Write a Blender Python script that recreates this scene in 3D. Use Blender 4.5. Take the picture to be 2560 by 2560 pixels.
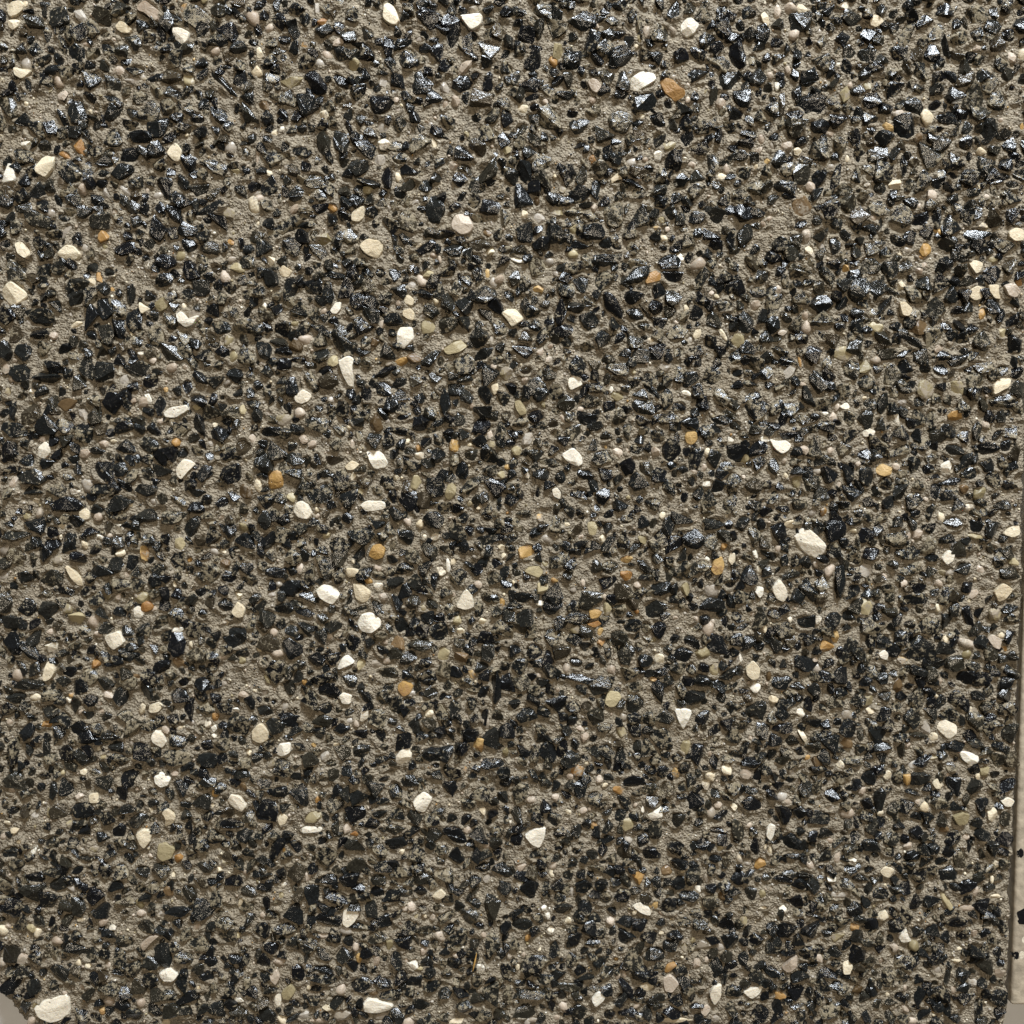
import bpy, bmesh, math, random
import numpy as np

# ------------------------------------------------------------------ scene, camera, light
scene = bpy.context.scene
for o in list(bpy.data.objects):
    bpy.data.objects.remove(o)
COL = scene.collection
R = math.radians

TILT, DIST = R(4.0), 0.317
cam_data = bpy.data.cameras.new("camera")
cam_data.sensor_width = 36.0
cam_data.lens = 18.0 / math.tan(R(25.0))
cam_data.clip_start = 0.01
cam_data.clip_end = 50.0
cam = bpy.data.objects.new("camera", cam_data)
cam.location = (0.0, DIST * math.sin(TILT), DIST * math.cos(TILT))
cam.rotation_euler = (-TILT, 0.0, 0.0)
COL.objects.link(cam)
scene.camera = cam

world = bpy.data.worlds.new("World")
scene.world = world
world.use_nodes = True
bg = world.node_tree.nodes["Background"]
bg.inputs[0].default_value = (1.0, 0.90, 0.78, 1.0)
bg.inputs[1].default_value = 0.06

def area_lamp(name, loc, target, sx, sy, power, colour):
    ld = bpy.data.lights.new(name, 'AREA')
    ld.shape = 'RECTANGLE'
    ld.size, ld.size_y = sx, sy
    ld.energy = power
    ld.color = colour
    o = bpy.data.objects.new(name, ld)
    o.location = loc
    d = [target[i] - loc[i] for i in range(3)]
    from mathutils import Vector
    o.rotation_euler = Vector(d).to_track_quat('-Z', 'Y').to_euler()
    COL.objects.link(o)
    return o

# cool daylight from a window beyond the top of the slab, warm ceiling lamp above
area_lamp("window_light", (0.30, 1.15, 0.64), (0, 0.0, 0), 0.32, 0.30, 33.0, (0.89, 0.945, 1.0))
area_lamp("ceiling_lamp", (0.30, 0.40, 1.75), (0, 0, 0), 0.25, 0.25, 12.5, (1.0, 0.86, 0.67))

scene.view_settings.view_transform = 'Standard'
scene.view_settings.look = 'None'
scene.view_settings.exposure = 0.0
scene.view_settings.gamma = 1.0
scene.view_settings.use_curve_mapping = False

rng = np.random.default_rng(11)
MM = 0.001

# ------------------------------------------------------------------ materials
class NT:
    def __init__(self, name):
        self.m = bpy.data.materials.new(name)
        self.m.use_nodes = True
        self.t = self.m.node_tree
        self.t.nodes.clear()
        self.out = self.n('ShaderNodeOutputMaterial')
    def n(self, kind, **kw):
        nd = self.t.nodes.new(kind)
        for k, v in kw.items():
            setattr(nd, k, v)
        return nd
    def l(self, a, b):
        self.t.links.new(a, b)
    def noise(self, vec, scale, detail=3.0, rough=0.55):
        nd = self.n('ShaderNodeTexNoise')
        nd.inputs['Scale'].default_value = scale
        nd.inputs['Detail'].default_value = detail
        nd.inputs['Roughness'].default_value = rough
        self.l(vec, nd.inputs['Vector'])
        return nd
    def ramp(self, fac, stops):
        nd = self.n('ShaderNodeValToRGB')
        el = nd.color_ramp.elements
        while len(el) < len(stops):
            el.new(0.5)
        for e, (p, c) in zip(el, stops):
            e.position = p
            e.color = (c[0], c[1], c[2], 1.0) if isinstance(c, tuple) else (c, c, c, 1.0)
        self.l(fac, nd.inputs['Fac'])
        return nd
    def math(self, op, a, b=None, clamp=False):
        nd = self.n('ShaderNodeMath', operation=op, use_clamp=clamp)
        for i, v in enumerate((a, b)):
            if v is None:
                continue
            if isinstance(v, (int, float)):
                nd.inputs[i].default_value = v
            else:
                self.l(v, nd.inputs[i])
        return nd.outputs[0]
    def mix(self, fac, a, b, blend='MIX'):
        nd = self.n('ShaderNodeMix', data_type='RGBA', blend_type=blend)
        for sock, v in ((nd.inputs[0], fac), (nd.inputs[6], a), (nd.inputs[7], b)):
            if isinstance(v, (int, float)):
                sock.default_value = v
            elif isinstance(v, tuple):
                sock.default_value = (*v, 1.0)
            else:
                self.l(v, sock)
        return nd.outputs[2]
    def attr(self, name):
        nd = self.n('ShaderNodeAttribute', attribute_name=name)
        return nd.outputs['Fac']
    def bump(self, h, dist, strength=1.0, normal=None):
        nd = self.n('ShaderNodeBump')
        nd.inputs['Strength'].default_value = strength
        nd.inputs['Distance'].default_value = dist
        self.l(h, nd.inputs['Height'])
        if normal is not None:
            self.l(normal, nd.inputs['Normal'])
        return nd.outputs['Normal']

def position(nt):
    return nt.n('ShaderNodeNewGeometry').outputs['Position']

def mortar_material():
    nt = NT("mortar")
    P = position(nt)
    big = nt.noise(P, 90.0, 4.0)
    mid = nt.noise(P, 700.0, 4.0, 0.65)
    fine = nt.noise(P, 2600.0, 3.0, 0.7)
    vor = nt.n('ShaderNodeTexVoronoi')
    vor.inputs['Scale'].default_value = 1500.0
    nt.l(P, vor.inputs['Vector'])
    base = nt.ramp(mid.outputs['Fac'], [(0.25, (0.190, 0.165, 0.124)), (0.5, (0.288, 0.256, 0.198)), (0.78, (0.41, 0.370, 0.295))]).outputs[0]
    grains = nt.ramp(vor.outputs['Color'], [(0.0, 0.40), (0.30, 0.85), (0.7, 1.10), (1.0, 1.75)]).outputs[0]
    c = nt.mix(0.55, base, grains, 'MULTIPLY')
    tint = nt.ramp(big.outputs['Fac'], [(0.3, (0.92, 0.86, 0.78)), (0.7, (1.06, 1.03, 1.0))]).outputs[0]
    c = nt.mix(1.0, c, tint, 'MULTIPLY')
    speck = nt.ramp(fine.outputs['Fac'], [(0.27, 0.35), (0.42, 1.0)]).outputs[0]
    c = nt.mix(0.7, c, speck, 'MULTIPLY')
    h1 = nt.math('MULTIPLY', vor.outputs['Distance'], -1.2)
    h2 = nt.math('ADD', h1, mid.outputs['Fac'])
    h3 = nt.math('ADD', h2, nt.math('MULTIPLY', fine.outputs['Fac'], 0.5))
    nrm = nt.bump(h3, 0.00055, 1.0)
    b = nt.n('ShaderNodeBsdfPrincipled')
    nt.l(c, b.inputs['Base Color'])
    rr = nt.ramp(mid.outputs['Fac'], [(0.3, 0.55), (0.7, 0.85)]).outputs[0]
    nt.l(rr, b.inputs['Roughness'])
    b.inputs['Specular IOR Level'].default_value = 0.35
    nt.l(nrm, b.inputs['Normal'])
    nt.l(b.outputs[0], nt.out.inputs[0])
    return nt.m

def black_material():
    nt = NT("black_stone")
    P = position(nt)
    rnd = nt.attr('srnd')
    rnd2 = nt.attr('srnd2')
    n1 = nt.noise(P, 560.0, 4.0, 0.7)
    n2 = nt.noise(P, 1700.0, 3.0, 0.7)
    n3 = nt.noise(P, 260.0, 2.0)
    stone = nt.ramp(rnd, [(0.0, (0.006, 0.0065, 0.008)), (0.5, (0.012, 0.0135, 0.0135)), (0.80, (0.020, 0.020, 0.017)), (0.95, (0.030, 0.027, 0.019)), (1.0, (0.055, 0.042, 0.026))]).outputs[0]
    grain = nt.ramp(n2.outputs['Fac'], [(0.35, 0.55), (0.6, 1.2), (0.72, 2.6)]).outputs[0]
    stone = nt.mix(0.8, stone, grain, 'MULTIPLY')
    # cement film left on the stones, patchy, more on some than on others
    film_c = nt.ramp(n2.outputs['Fac'], [(0.3, (0.12, 0.10, 0.062)), (0.7, (0.34, 0.29, 0.20))]).outputs[0]
    s = nt.math('ADD', nt.math('MULTIPLY', n1.outputs['Fac'], 0.75), nt.math('MULTIPLY', n2.outputs['Fac'], 0.25))
    thr = nt.math('SUBTRACT', 0.655, nt.math('MULTIPLY', rnd2, 0.19))
    f = nt.math('MULTIPLY', nt.math('SUBTRACT', s, thr), 16.0, True)
    c = nt.mix(f, stone, film_c)
    h = nt.math('ADD', nt.math('MULTIPLY', n1.outputs['Fac'], 1.0), nt.math('MULTIPLY', n2.outputs['Fac'], 0.10))
    h = nt.math('ADD', h, nt.math('MULTIPLY', f, 0.16))
    nrm = nt.bump(h, 0.00055, 0.70)
    b = nt.n('ShaderNodeBsdfPrincipled')
    nt.l(c, b.inputs['Base Color'])
    r0 = nt.math('ADD', 0.07, nt.math('MULTIPLY', n3.outputs['Fac'], 0.16))
    rough = nt.math('ADD', r0, nt.math('MULTIPLY', f, 0.42))
    nt.l(rough, b.inputs['Roughness'])
    b.inputs['Specular IOR Level'].default_value = 0.28
    nt.l(nt.math('SUBTRACT', 0.62, nt.math('MULTIPLY', f, 0.4)), b.inputs['Coat Weight'])
    b.inputs['Coat Roughness'].default_value = 0.14
    nt.l(nt.bump(nt.math('ADD', n3.outputs['Fac'], nt.math('MULTIPLY', n1.outputs['Fac'], 0.8)), 0.00055, 0.65), b.inputs['Coat Normal'])
    nt.l(nrm, b.inputs['Normal'])
    nt.l(b.outputs[0], nt.out.inputs[0])
    return nt.m

def pebble_material(name, stops, rough, bump=0.0003, film=0.25, spot=None, sss=0.0):
    nt = NT(name)
    P = position(nt)
    rnd = nt.attr('srnd')
    rnd2 = nt.attr('srnd2')
    n1 = nt.noise(P, 300.0, 4.0, 0.6)
    n2 = nt.noise(P, 1500.0, 3.0, 0.7)
    f0 = nt.math('ADD', nt.math('MULTIPLY', rnd, 0.6), nt.math('MULTIPLY', n1.outputs['Fac'], 0.4))
    c = nt.ramp(f0, stops).outputs[0]
    vein = nt.ramp(n2.outputs['Fac'], [(0.3, 0.84), (0.6, 1.02)]).outputs[0]
    c = nt.mix(1.0, c, vein, 'MULTIPLY')
    if spot:
        m = nt.ramp(n1.outputs['Fac'], [(0.52, 0.0), (0.60, 1.0)]).outputs[0]
        c = nt.mix(m, c, spot)
    s = nt.math('ADD', nt.math('MULTIPLY', n1.outputs['Fac'], 0.6), nt.math('MULTIPLY', n2.outputs['Fac'], 0.4))
    thr = nt.math('SUBTRACT', 0.78, nt.math('MULTIPLY', rnd2, film))
    f = nt.math('MULTIPLY', nt.math('SUBTRACT', s, thr), 12.0, True)
    c = nt.mix(f, c, (0.30, 0.255, 0.195))
    # a few dark pits
    vor = nt.n('ShaderNodeTexVoronoi')
    vor.inputs['Scale'].default_value = 330.0
    nt.l(P, vor.inputs['Vector'])
    pit = nt.ramp(vor.outputs['Distance'], [(0.05, 1.0), (0.10, 0.0)]).outputs[0]
    c = nt.mix(nt.math('MULTIPLY', pit, 0.5), c, (0.16, 0.12, 0.08))
    h = nt.math('ADD', n1.outputs['Fac'], nt.math('MULTIPLY', n2.outputs['Fac'], 0.4))
    h = nt.math('SUBTRACT', h, nt.math('MULTIPLY', pit, 0.6))
    nrm = nt.bump(h, bump, 0.8)
    b = nt.n('ShaderNodeBsdfPrincipled')
    nt.l(c, b.inputs['Base Color'])
    b.inputs['Roughness'].default_value = rough
    b.inputs['Specular IOR Level'].default_value = 0.45
    if sss:
        b.inputs['Subsurface Weight'].default_value = sss
        b.inputs['Subsurface Radius'].default_value = (1.0, 0.8, 0.55)
        b.inputs['Subsurface Scale'].default_value = 0.0012
    nt.l(nrm, b.inputs['Normal'])
    nt.l(b.outputs[0], nt.out.inputs[0])
    return nt.m

MAT = {
    'mortar': mortar_material(),
    'K': black_material(),
    'W': pebble_material("white_stone", [(0.2, (0.74, 0.66, 0.52)), (0.8, (0.86, 0.81, 0.70))], 0.50, bump=0.0005, film=0.33, sss=0.25),
    'C': pebble_material("cream_stone", [(0.2, (0.60, 0.50, 0.34)), (0.8, (0.76, 0.67, 0.50))], 0.50, bump=0.0005, film=0.33, sss=0.2),
    'P': pebble_material("beige_stone", [(0.2, (0.36, 0.285, 0.21)), (0.8, (0.56, 0.475, 0.38))], 0.45, bump=0.0004, film=0.34, sss=0.2),
    'T': pebble_material("quartz_stone", [(0.2, (0.29, 0.25, 0.20)), (0.8, (0.48, 0.44, 0.38))], 0.33, film=0.36, sss=0.15),
    'O': pebble_material("ochre_stone", [(0.15, (0.26, 0.12, 0.035)), (0.5, (0.44, 0.27, 0.09)), (0.85, (0.60, 0.43, 0.20))], 0.45, bump=0.0005, film=0.34, spot=(0.34, 0.20, 0.08)),
    'Y': pebble_material("olive_stone", [(0.2, (0.22, 0.18, 0.095)), (0.8, (0.44, 0.37, 0.22))], 0.42, film=0.36),
    'B': pebble_material("brown_stone", [(0.2, (0.07, 0.045, 0.02)), (0.8, (0.20, 0.13, 0.065))], 0.30, film=0.32),
}
NAME = {'W': 'white_pebble', 'C': 'cream_pebble', 'P': 'beige_pebble', 'T': 'quartz_pebble',
        'O': 'ochre_pebble', 'Y': 'olive_pebble', 'B': 'brown_pebble', 'K': 'black_chip'}

# ------------------------------------------------------------------ helpers
def set_attr(me, name, values):
    a = me.attributes.new(name, 'FLOAT', 'POINT')
    a.data.foreach_set('value', np.asarray(values, dtype=np.float32))

def mesh_np(name, V, Fc, mat, smooth=True, attrs=None):
    """V (n,3) float, Fc list of equal-length faces (m,k)."""
    me = bpy.data.meshes.new(name)
    V = np.asarray(V, dtype=np.float32)
    Fc = np.asarray(Fc, dtype=np.int32)
    m, k = Fc.shape
    me.vertices.add(len(V))
    me.vertices.foreach_set('co', V.ravel())
    me.loops.add(m * k)
    me.loops.foreach_set('vertex_index', Fc.ravel())
    me.polygons.add(m)
    me.polygons.foreach_set('loop_start', np.arange(0, m * k, k, dtype=np.int32))
    me.polygons.foreach_set('loop_total', np.full(m, k, dtype=np.int32))
    me.polygons.foreach_set('use_smooth', np.full(m, smooth, dtype=bool))
    me.materials.append(mat)
    for kx, v in (attrs or {}).items():
        set_attr(me, kx, v)
    me.update(calc_edges=True)
    return me

def link(name, me, parent=None, loc=(0, 0, 0)):
    o = bpy.data.objects.new(name, me)
    COL.objects.link(o)
    if parent is not None:
        o.parent = parent
    o.location = loc
    return o

def tag(o, label, cat):
    o['label'] = label
    o['category'] = cat

def ico(sub):
    bm = bmesh.new()
    bmesh.ops.create_icosphere(bm, subdivisions=sub, radius=1.0)
    V = np.array([v.co[:] for v in bm.verts])
    Fc = np.array([[v.index for v in f.verts] for f in bm.faces])
    bm.free()
    return V / np.linalg.norm(V, axis=1)[:, None], Fc

ICO = {1: ico(1), 2: ico(2), 3: ico(3)}

def stone_verts(sub, w, h, c, ang, sharp, flat=0.0):
    """Rounded random polytope: w x h across, c half-height, turned by ang degrees; centred on the origin."""
    d, Fc = ICO[sub]
    k = rng.integers(8, 13)
    n = rng.normal(size=(k, 3))
    n /= np.linalg.norm(n, axis=1)[:, None]
    hk = rng.uniform(0.62, 1.0, k)
    n = np.vstack([n, [[0.0, 0.0, 1.0]], [[0, 0, -1.0]]])
    tilt = rng.normal(0, 0.28, 2)
    n[-2] = np.array([tilt[0], tilt[1], 1.0]); n[-2] /= np.linalg.norm(n[-2])
    hk = np.append(hk, [rng.uniform(0.55, 0.8) - flat, 0.9])
    dots = np.maximum(d @ n.T, 0.0) / hk
    r = (np.sum(dots ** sharp, axis=1) + 0.55 ** sharp) ** (-1.0 / sharp)
    V = d * r[:, None]
    V += d * (rng.normal(0, 0.012, len(d)))[:, None]
    ext = (V.max(0) - V.min(0))
    V -= (V.max(0) + V.min(0)) / 2
    V = V / ext * np.array([w, h, 2 * c])
    a = R(ang)
    ca, sa = math.cos(a), math.sin(a)
    X = V[:, 0] * ca - V[:, 1] * sa
    Y = V[:, 0] * sa + V[:, 1] * ca
    return np.stack([X, Y, V[:, 2]], 1), Fc

def hull_shape(seed, npts, boxy, bev, rough):
    """Broken-stone shape in a unit box: hull of scattered points, worn edges, slightly uneven faces."""
    g = np.random.default_rng(seed)
    d = g.normal(size=(npts, 3))
    d /= np.linalg.norm(d, axis=1)[:, None]
    d = np.sign(d) * np.abs(d) ** boxy
    d *= g.uniform(0.78, 1.05, npts)[:, None]
    d -= (d.max(0) + d.min(0)) / 2
    d /= (d.max(0) - d.min(0)) / 2
    bm = bmesh.new()
    vs = [bm.verts.new(p) for p in d]
    res = bmesh.ops.convex_hull(bm, input=vs)
    junk = list({e for e in res['geom_interior'] + res['geom_unused'] if isinstance(e, bmesh.types.BMVert)})
    bmesh.ops.delete(bm, geom=junk, context='VERTS')
    bmesh.ops.dissolve_limit(bm, angle_limit=R(16), verts=bm.verts, edges=bm.edges)
    bmesh.ops.bevel(bm, geom=list(bm.edges), offset=bev, segments=1, affect='EDGES', profile=0.5, clamp_overlap=True)
    bmesh.ops.triangulate(bm, faces=bm.faces)
    if rough:
        big = [e for e in bm.edges if e.calc_length() > 0.55]
        bmesh.ops.subdivide_edges(bm, edges=big, cuts=1)
        bmesh.ops.triangulate(bm, faces=bm.faces)
        for v in bm.verts:
            v.co += v.co.normalized() * float(g.normal(0, rough))
    bmesh.ops.recalc_face_normals(bm, faces=bm.faces)
    bm.verts.index_update()
    V = np.array([v.co[:] for v in bm.verts])
    F = np.array([[v.index for v in f.verts] for f in bm.faces])
    bm.free()
    V -= (V.max(0) + V.min(0)) / 2
    V /= (V.max(0) - V.min(0)) / 2
    return V, F

CHIPS = [hull_shape(100 + i, 9 + i % 7, 0.72, 0.10, 0.05) for i in range(90)]
PEBBLES = [hull_shape(400 + i, 13 + i % 7, 0.85, 0.17, 0.02) for i in range(40)]

def lib_stone(lib, w, h, c, ang):
    V, Fc = lib[int(rng.integers(len(lib)))]
    V = V.copy()
    # turn inside the box so that no two copies look alike, then refit
    t = rng.uniform(0, 2 * math.pi)
    ct, st = math.cos(t), math.sin(t)
    V = np.stack([V[:, 0] * ct - V[:, 1] * st, V[:, 0] * st + V[:, 1] * ct, V[:, 2] * (1 if rng.random() < 0.5 else 1.0)], 1)
    sh = rng.normal(0, 0.25, 2)
    V[:, 2] += V[:, 0] * sh[0] + V[:, 1] * sh[1]
    V -= (V.max(0) + V.min(0)) / 2
    V /= (V.max(0) - V.min(0)) / 2
    V = V * np.array([w / 2, h / 2, c])
    a = R(ang)
    ca, sa = math.cos(a), math.sin(a)
    return np.stack([V[:, 0] * ca - V[:, 1] * sa, V[:, 0] * sa + V[:, 1] * ca, V[:, 2]], 1), Fc

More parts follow.
